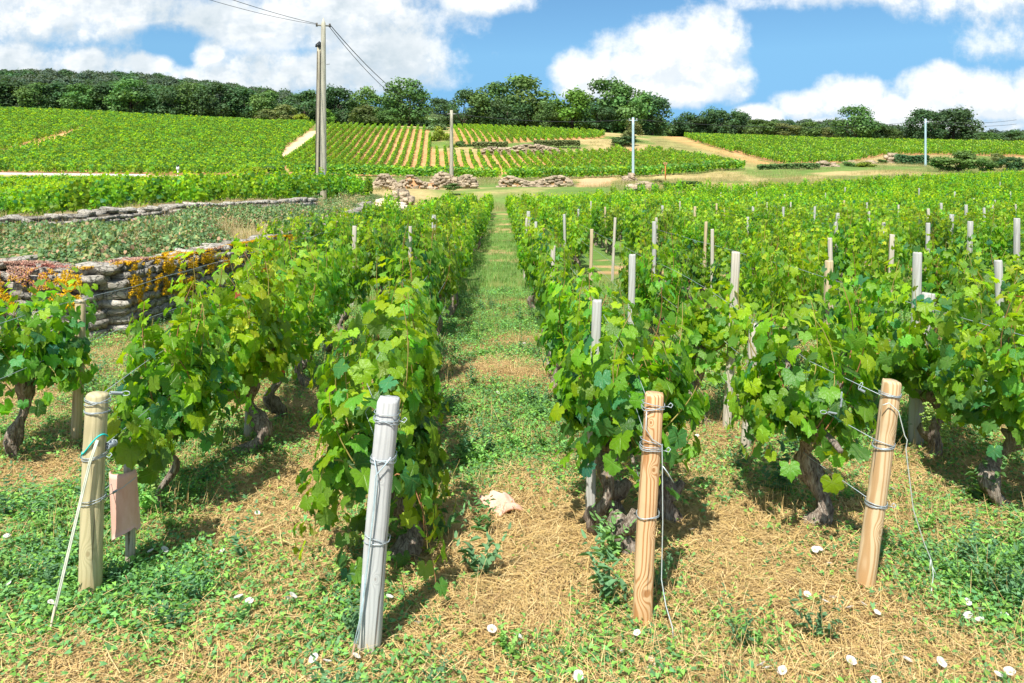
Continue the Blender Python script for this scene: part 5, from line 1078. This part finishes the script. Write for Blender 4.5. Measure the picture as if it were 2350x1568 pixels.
T = [  # centre, foot, top, width, distance, leaf tone, label
 (-40, 262, 178, 120, 200, 'dark', 'dark tree at the outer end of the wood above the far vines'), (28, 262, 184, 105, 205, 'dark', 'dark rounded tree, second from the outer end of the wood'), (80, 262, 192, 80, 200, 'mid', 'slightly lighter green tree between dark ones at the outer end of the wood'), (135, 264, 190, 90, 203, 'dark', 'dark tree above the orange track of the far slope'),
 (190, 266, 195, 90, 200, 'mid', 'mid green tree past the orange track'), (245, 268, 188, 90, 202, 'dark', 'dark tree with a domed crown near the pale rock band'), (300, 270, 184, 100, 199, 'mid', 'broad mid green tree under the pale rock band'), (355, 272, 190, 90, 202, 'dark', 'dark tree just past the pale rock band'),
 (400, 274, 196, 80, 199, 'dark', 'dark narrow tree in the middle of the wood'), (450, 276, 192, 90, 200, 'mid', 'mid green tree with an even crown in the middle of the wood'), (505, 277, 190, 100, 197, 'dark', 'large dark tree before the wood thins out'), (560, 279, 200, 90, 199, 'dark', 'dark tree where the wood starts to thin'), (612, 280, 210, 80, 197, 'mid', 'lower mid green tree behind olive bushes'),
 (700, 284, 208, 90, 200, 'dark', 'dark tree directly behind the tall concrete poles'), (768, 286, 196, 90, 195, 'dark', 'dark spreading tree just past the tall concrete poles'), (842, 288, 200, 84, 195, 'mid', 'mid green rounded tree above olive bushes'), (940, 290, 181, 112, 190, 'mid', 'tall loose-crowned oak sticking up by the gap of blue sky'), (905, 290, 225, 70, 192, 'dark', 'small dark tree tucked beside the tall oak'),
 (1010, 293, 226, 70, 200, 'dark', 'low dark tree in the dip before the big oaks'), (1065, 298, 206, 76, 187, 'dark', 'dark tree with a thin top starting the big oak group'), (1130, 300, 192, 105, 185, 'mid', 'broad oak in the big group, beside its thin-topped neighbour'), (1205, 302, 177, 150, 187, 'mid', 'highest broad oak in the middle of the big group'), (1165, 301, 215, 90, 180, 'dark', 'dark lower oak in front of the highest one'),
 (1312, 303, 201, 112, 183, 'light', 'bright yellow-green oak between two darker ones'), (1255, 302, 235, 70, 180, 'mid', 'short oak in front of the gap beside the bright one'), (1395, 304, 181, 120, 186, 'mid', 'tall oak with a peaked top past the bright one'), (1440, 305, 196, 110, 184, 'mid', 'wide oak leaning out past the peaked one'), (1497, 308, 215, 96, 188, 'dark', 'last dark oak of the big group sloping down'),
 (1370, 304, 232, 80, 180, 'dark', 'dark oak low down before the peaked one'), (1585, 313, 255, 80, 205, 'dark', 'low dark tree just past the big oak group'), (1640, 316, 247, 70, 205, 'dark', 'dark pointed tree in the lower wood'), (1692, 317, 253, 70, 203, 'dark', 'dark tree with twin tips in the lower wood'), (1745, 318, 275, 80, 198, 'mid', 'lighter broad tree in the lower wood'), (1800, 320, 284, 70, 200, 'olive', 'brownish olive tree in the lower wood'),
 (1855, 323, 280, 70, 200, 'mid', 'mid green tree beside a yellowish one in the lower wood'), (1900, 325, 292, 46, 197, 'olive', 'small yellowish tree before the single oak'), (1963, 327, 244, 94, 190, 'mid', 'single round oak standing above the vines'), (2005, 328, 276, 66, 192, 'dark', 'dark smaller tree leaning on the single round oak'), (2045, 328, 296, 60, 192, 'mid', 'low bushy tree between the single oak and the big dark tree'), (2125, 331, 250, 90, 188, 'dark', 'first half of the big dark double tree'), (2188, 332, 246, 104, 190, 'dark', 'second half of the big dark double tree, wider'),
 (2262, 334, 305, 70, 200, 'mid', 'low green tree past the big dark double tree'), (2320, 335, 303, 80, 200, 'dark', 'low dark tree near the edge of the picture'), (2385, 336, 300, 90, 200, 'mid', 'low tree cut by the edge of the picture')]
for t in T: tree(*t)
B = [(655, 284, 240, 80, 190, 'olive', 'olive bush with a reddish cast below the wood, before the concrete poles'), (610, 281, 250, 60, 188, 'olive', 'small olive bush under the mid green tree'), (745, 287, 250, 50, 184, 'light', 'light green bush right beside the tall concrete poles'), (835, 289, 243, 90, 184, 'olive', 'wide olive bush in front of the rounded tree'), (895, 291, 250, 70, 183, 'mid', 'dull green bush beside the wide olive one'), (690, 285, 262, 40, 186, 'yellow', 'small yellowish bush next to the concrete poles'),
     (1000, 303, 264, 70, 170, 'pale', 'pale grey-green bush at the top of the orange rows'), (1010, 343, 292, 46, 148, 'yellow', 'dense yellow-green bush between the orange-soiled rows'), (1062, 348, 322, 46, 140, 'mid', 'dark green bush with yellow sprays at the terrace wall'), (1040, 349, 330, 28, 139, 'yellow', 'small yellow bush touching the dark one at the terrace wall'),
     (1452, 322, 274, 52, 150, 'olive', 'brownish bushy tree behind the thin metal pole'), (1435, 336, 312, 80, 142, 'dark', 'dark low bush spreading along the terrace end'),
     (2200, 392, 345, 92, 100, 'mid', 'large bush at the corner of the vineyard beyond the dry grass'), (2160, 388, 358, 60, 102, 'mid', 'bushy shrub between the metal pole and the large bush'), (2255, 392, 362, 60, 98, 'mid', 'green shrub just past the large bush'), (2320, 392, 358, 60, 100, 'dark', 'dark shrub near the edge beyond the vineyard'), (2375, 392, 362, 60, 99, 'olive', 'dull shrub cut by the edge beyond the vineyard'), (2290, 385, 352, 60, 108, 'olive', 'olive shrub behind the darker ones at the vineyard corner'),
     (1985, 392, 372, 50, 112, 'yellow', 'vivid yellow-green bush before the jagged stones'), (1945, 393, 370, 40, 113, 'mid', 'green bush beside the square ruined wall'), (2022, 380, 365, 30, 124, 'mid', 'small round bush near the gatepost of stone'),
     (793, 460, 418, 76, 35.5, 'mid', 'leafy bush at the foot of the tallest pole'), (720, 470, 448, 50, 33, 'mid', 'creeper and weeds round the foot of the grooved pole'), (585, 400, 383, 50, 94, 'yellow', 'bright green bush at the lower end of the pale track'), (625, 396, 380, 46, 96, 'mid', 'dark weeds beside the bright bush at the pale track'),
     (1040, 436, 420, 46, 62, 'mid', 'green weeds at the foot of the grey concrete pole'), (1510, 425, 412, 40, 80, 'olive', 'small thistly bush by the rusty stake'), (1570, 430, 415, 110, 66, 'mid', 'low spreading hedge behind the vineyard edge'), (1465, 445, 432, 40, 62, 'dark', 'small dark shrub on the edge of the dry path')]
for t in B: tree(*t, bush=True, group='bushes and shrubs')
def hedge(px0, px1, pyb0, pyb1, pyt, Y, pal, label, seed):
    r = np.random.default_rng(seed); x0, x1 = (px0 - CX) / F * Y, (px1 - CX) / F * Y; z0 = CAMH - ((pyb0 + pyb1) / 2 - HY) / F * Y; h = ((pyb0 + pyb1) / 2 - pyt) / F * Y; m = int((x1 - x0) * 260); c0 = np.array(TPAL[pal])
    e = tag(empty('hedge', ((x0 + x1) / 2, Y, z0)), label, 'hedge', 'overgrown hedges'); P = np.c_[r.uniform(x0, x1, m) - (x0 + x1) / 2, r.uniform(-.8, .8, m), h * r.random(m) ** .7]; P[:, 2] *= .85 + .3 * fbm(P[:, 0], P[:, 0] * 0, .5, seed)
    k = r.random(m) < .6; P[k, 1] = -.8 + r.normal(0, .08, k.sum()); N = np.c_[r.normal(0, .4, m), np.full(m, -.7), np.full(m, .8)] + r.normal(0, .3, (m, 3))
    tag(link('leaves', leafmesh('leaves', QUAD, P, N, r.normal(0, 1, (m, 3)), r.uniform(.14, .30, m), c0 * r.uniform(.6, 1.5, (m, 1)), M['tree']), e), kind='stuff'); b = MB(); [b.tube([(x, 0, -.2), (x + .1, 0, h * .7)], .04, 5) for x in np.arange(-(x1 - x0) / 2 + .3, (x1 - x0) / 2, .8)]; b.build('stems', M['tbark'], e)
hedge(1740, 1876, 397, 396, 377, 108, 'mid', 'long clipped-looking hedge running up to the square ruined wall', 1)
hedge(2052, 2126, 382, 378, 357, 124, 'dark', 'dark dense hedge between the stone gatepost and the metal pole', 2)

hedge(1085, 1165, 338, 336, 326, 137, 'olive', 'low dry brown scrub on the nearer end of the terrace wall', 5)
hedge(1225, 1330, 337, 333, 323, 137, 'olive', 'longer stretch of dry brown scrub on the terrace wall', 6)
# wooded hills far behind
def ridge(name, prof, Y0, Y1, label, seed, n, h0, pals):
    r = np.random.default_rng(seed); pxs = np.array([p[0] for p in prof], float); tops = np.array([p[1] for p in prof], float); nx = 60; ny = 14; V = []
    X = np.interp(np.linspace(0, 1, nx), [0, 1], [(pxs[0] - CX) / F * Y1, (pxs[-1] - CX) / F * Y1])
    def hz(x, y):
        px = x / Y1 * F + CX; top = CAMH - (np.interp(px, pxs, tops) - HY) / F * Y1 - h0 * .8; t = np.clip((y - Y0) / (Y1 - Y0), 0, 1.3); return 10 + (top - 10) * np.sin(np.minimum(t, 1.3) * math.pi / 2)
    for j in range(ny):
        y = Y0 + (Y1 * 1.25 - Y0) * j / (ny - 1)
        for x in X: V.append((x * (y / Y1 * .6 + .4), y, float(hz(x * 1.0, y))))
    q = [(j * nx + i, j * nx + i + 1, (j + 1) * nx + i + 1, (j + 1) * nx + i) for j in range(ny - 1) for i in range(nx - 1)]
    tag(link(name, mesh_np(name, V, np.array(q), M['hill'], smooth=True)), kind='structure')
    x = r.uniform(X[0], X[-1], n); y = Y1 - (Y1 - Y0) * r.random(n) ** 1.6 * .9; z = np.array([float(hz(a, b_)) for a, b_ in zip(x, y)]); x = x * (y / Y1 * .6 + .4)
    pr_ = [BU[p][k] for p in pals for k in (0, 1)]; s = r.uniform(.7, 1.25, n) * h0; scatter_object('wood', pr_, np.c_[x, y, z - .3], r.uniform(0, 6.28, n), np.stack([s * 1.2, s * 1.2, s], 1), r.integers(0, len(pr_), n))
def hillf(nt):
    n = nt.noise(geopos(nt), .05, 6, .7); nt.l.new(nt.ramp(n, [(.42, (.04, .06, .03)), (.62, (.09, .10, .05)), (.72, (.30, .28, .24))]), nt.b.inputs['Base Color'])
M['hill'] = material('hill', hillf, .95, .05)
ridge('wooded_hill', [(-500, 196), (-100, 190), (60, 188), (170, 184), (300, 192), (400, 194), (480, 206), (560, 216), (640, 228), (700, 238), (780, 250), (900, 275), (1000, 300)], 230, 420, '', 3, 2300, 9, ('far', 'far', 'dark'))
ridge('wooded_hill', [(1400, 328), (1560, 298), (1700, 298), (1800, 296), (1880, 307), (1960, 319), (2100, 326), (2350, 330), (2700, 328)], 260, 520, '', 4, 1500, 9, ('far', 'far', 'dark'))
# the wood behind the front trees
r = np.random.default_rng(12); m = 420; px = r.uniform(-150, 2500, m); Y = r.uniform(207, 235, m); top = np.interp(px, [-150, 300, 560, 650, 900, 1000, 1080, 1200, 1450, 1530, 1700, 1950, 2200, 2500], [212, 214, 222, 245, 245, 270, 245, 235, 240, 276, 298, 322, 328, 330]); X = (px - CX) / F * Y; Z = ground(X, Y); h = np.maximum(CAMH - (top - HY) / F * Y - Z, 1.5) * r.uniform(.75, 1.0, m)
scatter_object('wood', BU['dark'] + BU['mid'], np.c_[X, Y, Z], r.uniform(0, 6.28, m), np.stack([h * .9 + 2, h * .9 + 2, h * 1.1], 1), r.integers(0, 4, m))

# ------------------------------------------------------------------ weeds, straw, grass
def straw_mesh(seed, n=105, R=.16, up=.0):
    r = np.random.default_rng(seed); V = []; T = []; C = []
    for k in range(n):
        c = np.array([r.normal(0, R * .6), r.normal(0, R * .6), r.uniform(.002, .028)]); a = r.uniform(0, 6.28); L = r.uniform(.04, .15); p = r.normal(0, .12) if not up else r.uniform(.7, 1.5); d = np.array([math.cos(a) * math.cos(p), math.sin(a) * math.cos(p), math.sin(p)]); w = np.array([-math.sin(a), math.cos(a), 0]) * r.uniform(.0007, .0016); bend = np.array([0, 0, r.uniform(-.008, .012)]) + w * r.normal(0, 3)
        if up: c[2] = 0; L = r.uniform(.08, .26); d = d * 2
        i = len(V); m = c + d * L * .5 * (1 if up else 0); e0 = c - d * L * .5 * (0 if up else 1); e1 = c + d * L * .5; m = (e0 + e1) / 2 + bend
        V += [e0 - w, e0 + w, m - w, m + w, e1 - w * .4, e1 + w * .4]; T += [(i, i + 1, i + 3), (i, i + 3, i + 2), (i + 2, i + 3, i + 5), (i + 2, i + 5, i + 4)]; cc = np.array([(.52, .36, .14), (.64, .48, .23), (.44, .29, .12), (.28, .17, .08)][r.choice(4, p=[.4, .3, .2, .1])]); C += [cc] * 6
    V = np.array(V); V[:, 2] = np.maximum(V[:, 2], .001); return mesh_np('straw', V, np.array(T), M['straw'], np.array(C))
def bindweed_mesh(seed, n=75, R=.13):
    r = np.random.default_rng(seed); P = []; N = []; T_ = []
    for k in range(5):
        a = r.uniform(0, 6.28); p = np.array([r.normal(0, .04), r.normal(0, .04), .01])
        for j in range(n // 5): a += r.normal(0, .4); p = p + np.array([math.cos(a), math.sin(a), 0]) * R * .16; q = p + r.normal(0, .014, 3); q[2] = r.uniform(.008, .05); P.append(q.copy()); N.append((r.normal(0, .45), r.normal(0, .45), 1)); T_.append((r.normal(), r.normal(), -.1))
    m = len(P); c = np.array([(.16, .35, .10), (.22, .44, .08), (.11, .27, .10)])[r.integers(0, 3, m)] * r.uniform(.8, 1.25, (m, 1)); return leafmesh('bindweed', ARROW, np.array(P), np.array(N), np.array(T_), r.uniform(.008, .0165, m), c, M['weed'])
def upright_mesh(seed, h=.22, stems=5, big=1.0):
    r = np.random.default_rng(seed); P = []; N = []; T_ = []; S = []
    for k in range(stems):
        a = r.uniform(0, 6.28); ln = r.uniform(.2, 1.0); hh = h * r.uniform(.5, 1.1); d = np.array([math.cos(a) * ln, math.sin(a) * ln, 1.0])
        for j in range(13):
            t = (j + 1) / 13; b_ = r.uniform(0, 6.28); o = np.array([math.cos(b_), math.sin(b_), .35]); P.append(d * hh * t); T_.append(o); N.append((-o[0] * .6, -o[1] * .6, 1)); S.append(big * r.uniform(.022, .046) * (1.2 - .6 * t))
    m = len(P); c = np.array([(.14, .31, .10), (.19, .38, .09), (.12, .26, .12)])[seed % 3] * r.uniform(.75, 1.25, (m, 1)); return leafmesh('weed', LANCE, np.array(P), np.array(N), np.array(T_), np.array(S), c, M['weed'])
def grass_mesh(seed, n=34, h=.13, R=.07, cols=((.14, .32, .06), (.21, .41, .07), (.42, .40, .14))):
    r = np.random.default_rng(seed); V = []; T = []; C = []
    for k in range(n):
        a = r.uniform(0, 6.28); p = np.array([r.normal(0, R), r.normal(0, R), 0]); hh = h * r.uniform(.4, 1.1); ln = r.uniform(.1, .8) * hh; d = np.array([math.cos(a), math.sin(a), 0]); w = np.array([-d[1], d[0], 0]) * r.uniform(.0016, .003)
        q = [p, p + d * ln * .3 + (0, 0, hh * .6), p + d * ln + (0, 0, hh)]; i = len(V); V += [q[0] - w, q[0] + w, q[1] - w, q[1] + w, q[2]]; T += [(i, i + 1, i + 3), (i, i + 3, i + 2), (i + 2, i + 3, i + 4)]; C += [np.array(cols[r.choice(3, p=[.45, .4, .15])]) * r.uniform(.8, 1.2)] * 5
    return mesh_np('grass', np.array(V), np.array(T), M['weed'], np.array(C))
STW = [straw_mesh(k) for k in range(6)]; STU = [straw_mesh(20 + k, 14, .10, 1) for k in range(3)]; BW = [bindweed_mesh(k) for k in range(6)]; UW = [upright_mesh(k, .16 + .04 * (k % 3), 4 + k % 3) for k in range(6)]; GR = [grass_mesh(k) for k in range(5)]
def spots(n, y0, y1, r, power=1.0, wide=.70):
    u = r.random(n); Y = y0 * (y1 / y0) ** u if power == 0 else y0 + (y1 - y0) * u ** power; X = r.uniform(-1, 1, n) * (Y * wide + .35); return X, Y
r = np.random.default_rng(99)
def weedy(X, Y):                       # how green the ground is
    xr = X - ROWDIR * Y; n = fbm(X, Y, 1.5, 61, 4) * .65 + fbm(X, Y, 5.0, 71, 3) * .35; path = np.exp(-((xr - .02) / .42) ** 2) * (1 - sstep(3.7, 4.7, Y)); row = 0.0
    for q in (-1.68, -.58, .6, 1.52, 2.67): row = row + .05 * np.exp(-((xr - q) / .22) ** 2)
    return n - .16 * path + row + .08 * sstep(4.0, 8, Y) + .04 * np.exp(-((X + 1.3) / .9) ** 2) * (Y < 3.6)
def inside(X, Y): return bank_s(X, Y) < -.25
X, Y = spots(9500, 2.15, 9.5, r, 1.35); k = inside(X, Y) & (r.random(len(X)) < 0.85 - .8 * sstep(.46, .62, weedy(X, Y))); X, Y = X[k], Y[k]; m = len(X)
scatter_object('straw_litter', STW, np.c_[X, Y, ground(X, Y)], np.c_[r.normal(0, .06, m), r.normal(0, .06, m), r.uniform(0, 6.28, m)], r.uniform(.8, 1.25, m), r.integers(0, 6, m)); print('straw', m)
X, Y = spots(1500, 2.2, 9, r, 1.2); k = inside(X, Y) & (fbm(X, Y, 2.0, 81, 3) > .5); X, Y = X[k], Y[k]; m = len(X); scatter_object('dry_grass', STU, np.c_[X, Y, ground(X, Y)], r.uniform(0, 6.28, m), r.uniform(.5, 1.0, m), r.integers(0, 3, m))
X, Y = spots(21000, 2.15, 13, r, 1.25); k = inside(X, Y) & (weedy(X, Y) + r.normal(0, .075, len(X)) > .545 + .015 * (X < -.4) * (Y < 4)) & ((Y < 4.6) | (r.random(len(X)) < .6)); X, Y = X[k], Y[k]; m = len(X); scatter_object('bindweed_cover', BW, np.c_[X, Y, ground(X, Y)], r.uniform(0, 6.28, m), r.uniform(.8, 1.4, m), r.integers(0, 6, m)); print('bindweed', m)
X, Y = spots(3600, 2.2, 12, r, 1.2); k = inside(X, Y) & (weedy(X, Y) + r.normal(0, .06, len(X)) > .60); X, Y = X[k], Y[k]; m = len(X); scatter_object('weeds', UW, np.c_[X, Y, ground(X, Y)], r.uniform(0, 6.28, m), r.uniform(.45, 1.1, m), r.integers(0, 6, m))
X, Y = spots(34000, 2.3, 40, r, 1.5); xr = X - ROWDIR * Y; k = inside(X, Y) & (Y < field_end(X)) & (weedy(X, Y) + r.normal(0, .06, len(X)) + .14 * sstep(4.5, 12, Y) > .52) & ((Y < 14) | (np.abs(xr) < 1.6)); X, Y = X[k], Y[k]; m = len(X); s = r.uniform(.40, .95, m) * (.42 + .9 * sstep(5, 14, Y)) * .8; scatter_object('grass', GR, np.c_[X, Y, ground(X, Y)], r.uniform(0, 6.28, m), s, r.integers(0, 5, m)); print('grass', m)
# single larger weeds one can pick out
for i, (px, py, s, k, lb) in enumerate([(1105, 1330, 1.5, 0, 'tall spiky weed standing in the straw between the two middle posts'), (1110, 1235, 1.2, 1, 'leafy thistle-like weed just before the broken terracotta tile'), (935, 1262, 1.9, 2, 'big dark-leaved weed in the shade behind the grey planed post'), (1405, 1400, 1.6, 3, 'bushy grey-green weed beside the square pine post'), (1395, 1300, 1.5, 4, 'tall pale weed among the twigs before the old stump'), (355, 1190, 1.4, 5, 'broad-leaved weed between the terracotta pipe and the thin dark stem'),
                                      (1880, 1600 - 130, 1.0, 1, 'rosette weed on the open ground below the round pine post'), (1000, 1240, 1.5, 4, 'long-leaved weed at the foot of the low bushy vine'), (1165, 1505, .9, 2, 'small round-leaved weed with a white flower over it'), (1780, 1140, 1.7, 3, 'dense green weed at the side of the mossy trunk'), (2250, 1165, 1.9, 0, 'large clump of long-leaved weeds near the bent dark trunk'), (1735, 1500, .9, 5, 'small rosette of rounded leaves at the bottom of the picture')]):
    Y = gy(py); x = (px - CX) / F * Y; o = link('weed_plant', upright_mesh(50 + i, .20, 6, 1.25), None, (x, Y, g1(x, Y))); o.scale = (s * .8, s * .8, s); tag(o, lb, 'weed', 'single larger weeds')

# brambles on the bank between the walls
def bramble(seed):
    r = np.random.default_rng(seed); m = 230; a = r.uniform(0, 6.28, m); rad = .42 * r.random(m) ** .5; P = np.c_[np.cos(a) * rad, np.sin(a) * rad, r.uniform(.02, 1, m) * .34 * (1 - (rad / .5) ** 2)]; c = np.array([(.13, .24, .10), (.17, .29, .11), (.26, .30, .12), (.42, .28, .16)])[r.choice(4, size=m, p=[.4, .3, .2, .1])] * r.uniform(.75, 1.25, (m, 1))
    return leafmesh('bramble', LEAF_LO, P, np.c_[np.cos(a) * .4, np.sin(a) * .4, np.full(m, .8)] + r.normal(0, .45, (m, 3)), r.normal(0, 1, (m, 3)), r.uniform(.014, .028, m), c, M['weed'])
BR = [bramble(k) for k in range(5)] ; r = np.random.default_rng(71)
X = r.uniform(-34, -3.5, 170000); Y = r.uniform(9, 62, 170000); d1 = bank_s(X, Y); px, py = project(X, Y, ground(X, Y)); w2y = np.interp(px, [-300, 0, 140, 300, 430, 600, 712, 760], [13, 15, 16.2, 18.5, 20.5, 23, 26, 30])
k = (d1 > .38) & (Y < np.where(px < 712, w2y - 1.0, 58)) & (px > -60) & (px < 1150) & (fbm(X, Y, .8, 5, 3) > .33) & ((Y < 30) | (r.random(len(X)) < .35)) & ~((px > 480) & (px < 640) & (fbm(X, Y, .5, 15, 3) > .46)) & (r.random(len(X)) < np.where(Y < 27, 1, .4)); k &= ~inpoly(px, py, BLK_H); X, Y = X[k], Y[k]; m = len(X); print('bramble', m)
scatter_object('brambles', BR, np.c_[X, Y, ground(X, Y) - .02], r.uniform(0, 6.28, m), np.stack([r.uniform(.8, 1.3, m)] * 2 + [r.uniform(.75, 1.4, m) * (.45 + .75 * sstep(.35, .65, fbm(X, Y, .45, 44, 3)))], 1), r.integers(0, 5, m))
DG_ = [grass_mesh(60 + k, 40, .5, .16, ((.62, .46, .22), (.70, .56, .32), (.40, .30, .15))) for k in range(4)]
X = r.uniform(-20, -4, 3000); Y = r.uniform(9, 34, 3000); px, py = project(X, Y, ground(X, Y)); k = (bank_s(X, Y) > .35) & (px > -40) & (fbm(X, Y, .7, 25, 3) > .57) & ~inpoly(px, py, BLK_H); X, Y = X[k], Y[k]; m = len(X); scatter_object('dry_stalks', DG_, np.c_[X, Y, ground(X, Y)], r.uniform(0, 6.28, m), r.uniform(.6, 1.2, m), r.integers(0, 4, m))
# dry and green tufts on the strip beyond the vineyard
X, Y = spots(24000, 50, 165, r, 1.1, .72); px, py = project(X, Y, ground(X, Y)); k = (Y > field_end(X) + .5) & (py > 312) & ~inpoly(px, py, DIRT) & ~(inpoly(px, py, TRACK_D) & (r.random(len(X)) < .5)) & ~inpoly(px, py, BLK_D) & ~inpoly(px, py, BLK_C) & ~inpoly(px, py, BLK_H) & ~inpoly(px, py, BLK_B) & (px > 850) & (fbm(X, Y, .15, 35, 3) > .42); X, Y = X[k], Y[k]; m = len(X)
GF = [grass_mesh(80 + k, 40, .32, .25, ((.46, .38, .17), (.22, .28, .08), (.50, .40, .20))) for k in range(4)]
for g_ in GF: pass
scatter_object('dry_grass', GF, np.c_[X, Y, ground(X, Y)], r.uniform(0, 6.28, m), r.uniform(.8, 1.8, m), r.integers(0, 4, m))

# ------------------------------------------------------------------ white bindweed flowers
def flower_mesh(seed):
    r = np.random.default_rng(seed); n = 15; V = []; rad = [.002, .006, .012, .0165]; zz = [0, .006, .009, .0085]
    for R, z in zip(rad, zz):
        for j in range(n): a = j / n * 6.2832; q = R * (1 + (.05 * math.cos(5 * a) if R > .01 else 0)); V.append((q * math.cos(a), q * math.sin(a), z + r.normal(0, .0004)))
    q = [(i * n + j, i * n + (j + 1) % n, (i + 1) * n + (j + 1) % n, (i + 1) * n + j) for i in range(3) for j in range(n)]; c = np.array([(.80, .75, .35)] * n + [(.92, .86, .84)] * n + [(.93, .88, .90)] * n + [(.94, .86, .90)] * n); return mesh_np('bindweed_flower', V, np.array(q), M['petal'], c, smooth=True)
FM = [flower_mesh(k) for k in range(3)]
FL = [(15, 1240), (20, 1347), (118, 1388), (346, 1268), (376, 1265), (510, 1258), (548, 1372), (572, 1380), (670, 1373), (722, 1503), (750, 1507), (590, 1180), (285, 1202), (816, 1497), (893, 1368), (960, 1423), (1128, 1436), (1188, 1454), (1428, 1498), (1328, 1544), (1463, 1452), (1033, 1084), (1880, 1266), (1870, 1268), (1903, 1300), (1587, 1222), (1852, 1365), (1894, 1384), (1912, 1371),
      (1951, 1394), (1980, 1382), (2008, 1384), (2012, 1402), (2220, 1384), (2249, 1399), (2224, 1412), (2250, 1419), (1750, 1518), (1762, 1525), (1797, 1532), (1952, 1508), (2082, 1504), (2158, 1512), (2010, 1552), (2290, 1548), (2318, 1545), (2048, 1130), (1600, 1000), (1203, 788), (1238, 830), (1142, 901), (2305, 1410), (660, 700 + 680), (76, 1180)]
def near_name(px, py):
    c = [(200, 1380, 'the round greenish post'), (105, 1490, 'the pale anchor rod'), (297, 1310, 'the stake of the terracotta pipe'), (845, 1490, 'the grey planed post'), (1155, 1178, 'the broken terracotta tile'), (1474, 1432, 'the square new pine post'), (1985, 1362, 'the round pine post'), (2120, 1450, 'the end of the long loose wire'), (1850, 1210, 'the mossy leaning trunk'), (560, 1240, 'open ground between the first two posts'), (1200, 820, 'the grass path between the rows'), (2240, 1400, 'open straw past the loose wire')]
    return min(c, key=lambda t: (t[0] - px) ** 2 + (t[1] - py) ** 2)
fr = random.Random(4); seen = {}
for i, (px, py) in enumerate(FL):
    Y = gy(py) ; hgt = .055 if Y < 6 else .04; Y = gy(py, hgt); x = (px - CX) / F * Y; z = g1(x, Y); e = empty('bindweed_flower', (x, Y, z)); s = fr.uniform(.75, 1.05) if Y < 6 else .9
    c = near_name(px, py); key = c[2]; k = seen[key] = seen.get(key, 0) + 1; side = 'short of' if py > c[1] + 15 else ('behind' if py < c[1] - 15 else 'level with')
    lb = 'white bindweed flower %s %s, %s one there' % (side, key, ordinal[min(k - 1, 11)]); tag(e, lb, 'flower', 'white bindweed flowers near the ground')
    o = link('petals', FM[i % 3], e, (0, 0, hgt)); o.scale = (s * 1.1, s * 1.1, s * 1.1); o.rotation_euler = (fr.uniform(.2, .7), fr.uniform(-.35, .35), fr.uniform(0, 6)); b = MB(); b.tube([(0, 0, 0), (.004, .002, hgt)], .0012, 4, col=(.14, .24, .08)); b.build('stem', M['paint'], e)

# old stumps, prunings and twigs
def stump(px, py, s, lean, seed, lb):
    Y = gy(py); x = (px - CX) / F * Y; e = tag(empty('vine_stump', (x, Y, g1(x, Y))), lb, 'stump', 'old vine stumps'); r = np.random.default_rng(seed); b = MB(); t = np.linspace(0, 1, 9); p = np.c_[lean[0] * t + .03 * np.sin(t * 7), lean[1] * t, t * s - .03]; b.tube(p, np.array([.05, .045, .05, .042, .05, .055, .05, .06, .045]) * (s / .3) ** .5, 12, rough=.5, seed=seed)
    q = p[5]; b.tube([q, q + (.06, -.02, .04), q + (.10, -.02, .10)], [.035, .03, .02], 8, rough=.5, seed=seed + 1); b.build('wood', M['bark'], e)
stump(1432, 1285, .22, (-.02, .02), 3, 'split old stump with moss in the weeds beside the square pine post')
stump(1526, 1205, .24, (.02, .02), 4, 'dark old stump half hidden behind the square pine post'); stump(1722, 800, .30, (-.02, 0), 5, 'grey knobbly stump just behind the short grey-green post')
stump(1398, 1190, .20, (.04, .0), 8, 'pale twisted stump at the roots of the dense vine behind the square pine post')
def twig(pts, r_, col, lb): b = MB(); P = [(lambda Y: ((px - CX) / F * Y, Y, g1((px - CX) / F * Y, Y) + .012))(gy(py)) for px, py in pts]; b.tube(P, [r_] + [r_ * .8] * (len(P) - 2) + [r_ * .4], 6, col=col, rough=.2); tag(b.build('twig', M['paint']), lb, 'twig', 'dead twigs on the ground')
twig([(1065, 1387), (1120, 1396), (1150, 1399)], .004, (.30, .18, .12), 'first piece of the long dead shoot lying across the straw path'); twig([(1168, 1401), (1250, 1409), (1310, 1416), (1370, 1420)], .004, (.34, .22, .15), 'longer second piece of dead shoot lying across the straw path')
twig([(1755, 1498), (1772, 1490), (1790, 1494), (1826, 1488)], .014, (.22, .12, .08), 'thick brown curled piece of root at the bottom of the picture'); twig([(1871, 1488), (1895, 1502), (1922, 1518)], .006, (.34, .24, .15), 'thin straight stick beside the curled root'); twig([(1795, 1353), (1830, 1352), (1855, 1346)], .011, (.20, .12, .09), 'dark crooked twig between the pine posts')
twig([(1918, 1245), (1945, 1255), (1958, 1262)], .006, (.16, .11, .09), 'short dark twig past the mossy trunk'); twig([(690, 1180), (740, 1165), (780, 1150)], .004, (.34, .24, .18), 'thin pinkish twig on bare soil near the low bushy vine')
twig([(1175, 1507), (1195, 1500), (1212, 1506)], .012, (.42, .16, .08), 'crumpled rust brown dead leaf on the straw below the middle of the path')
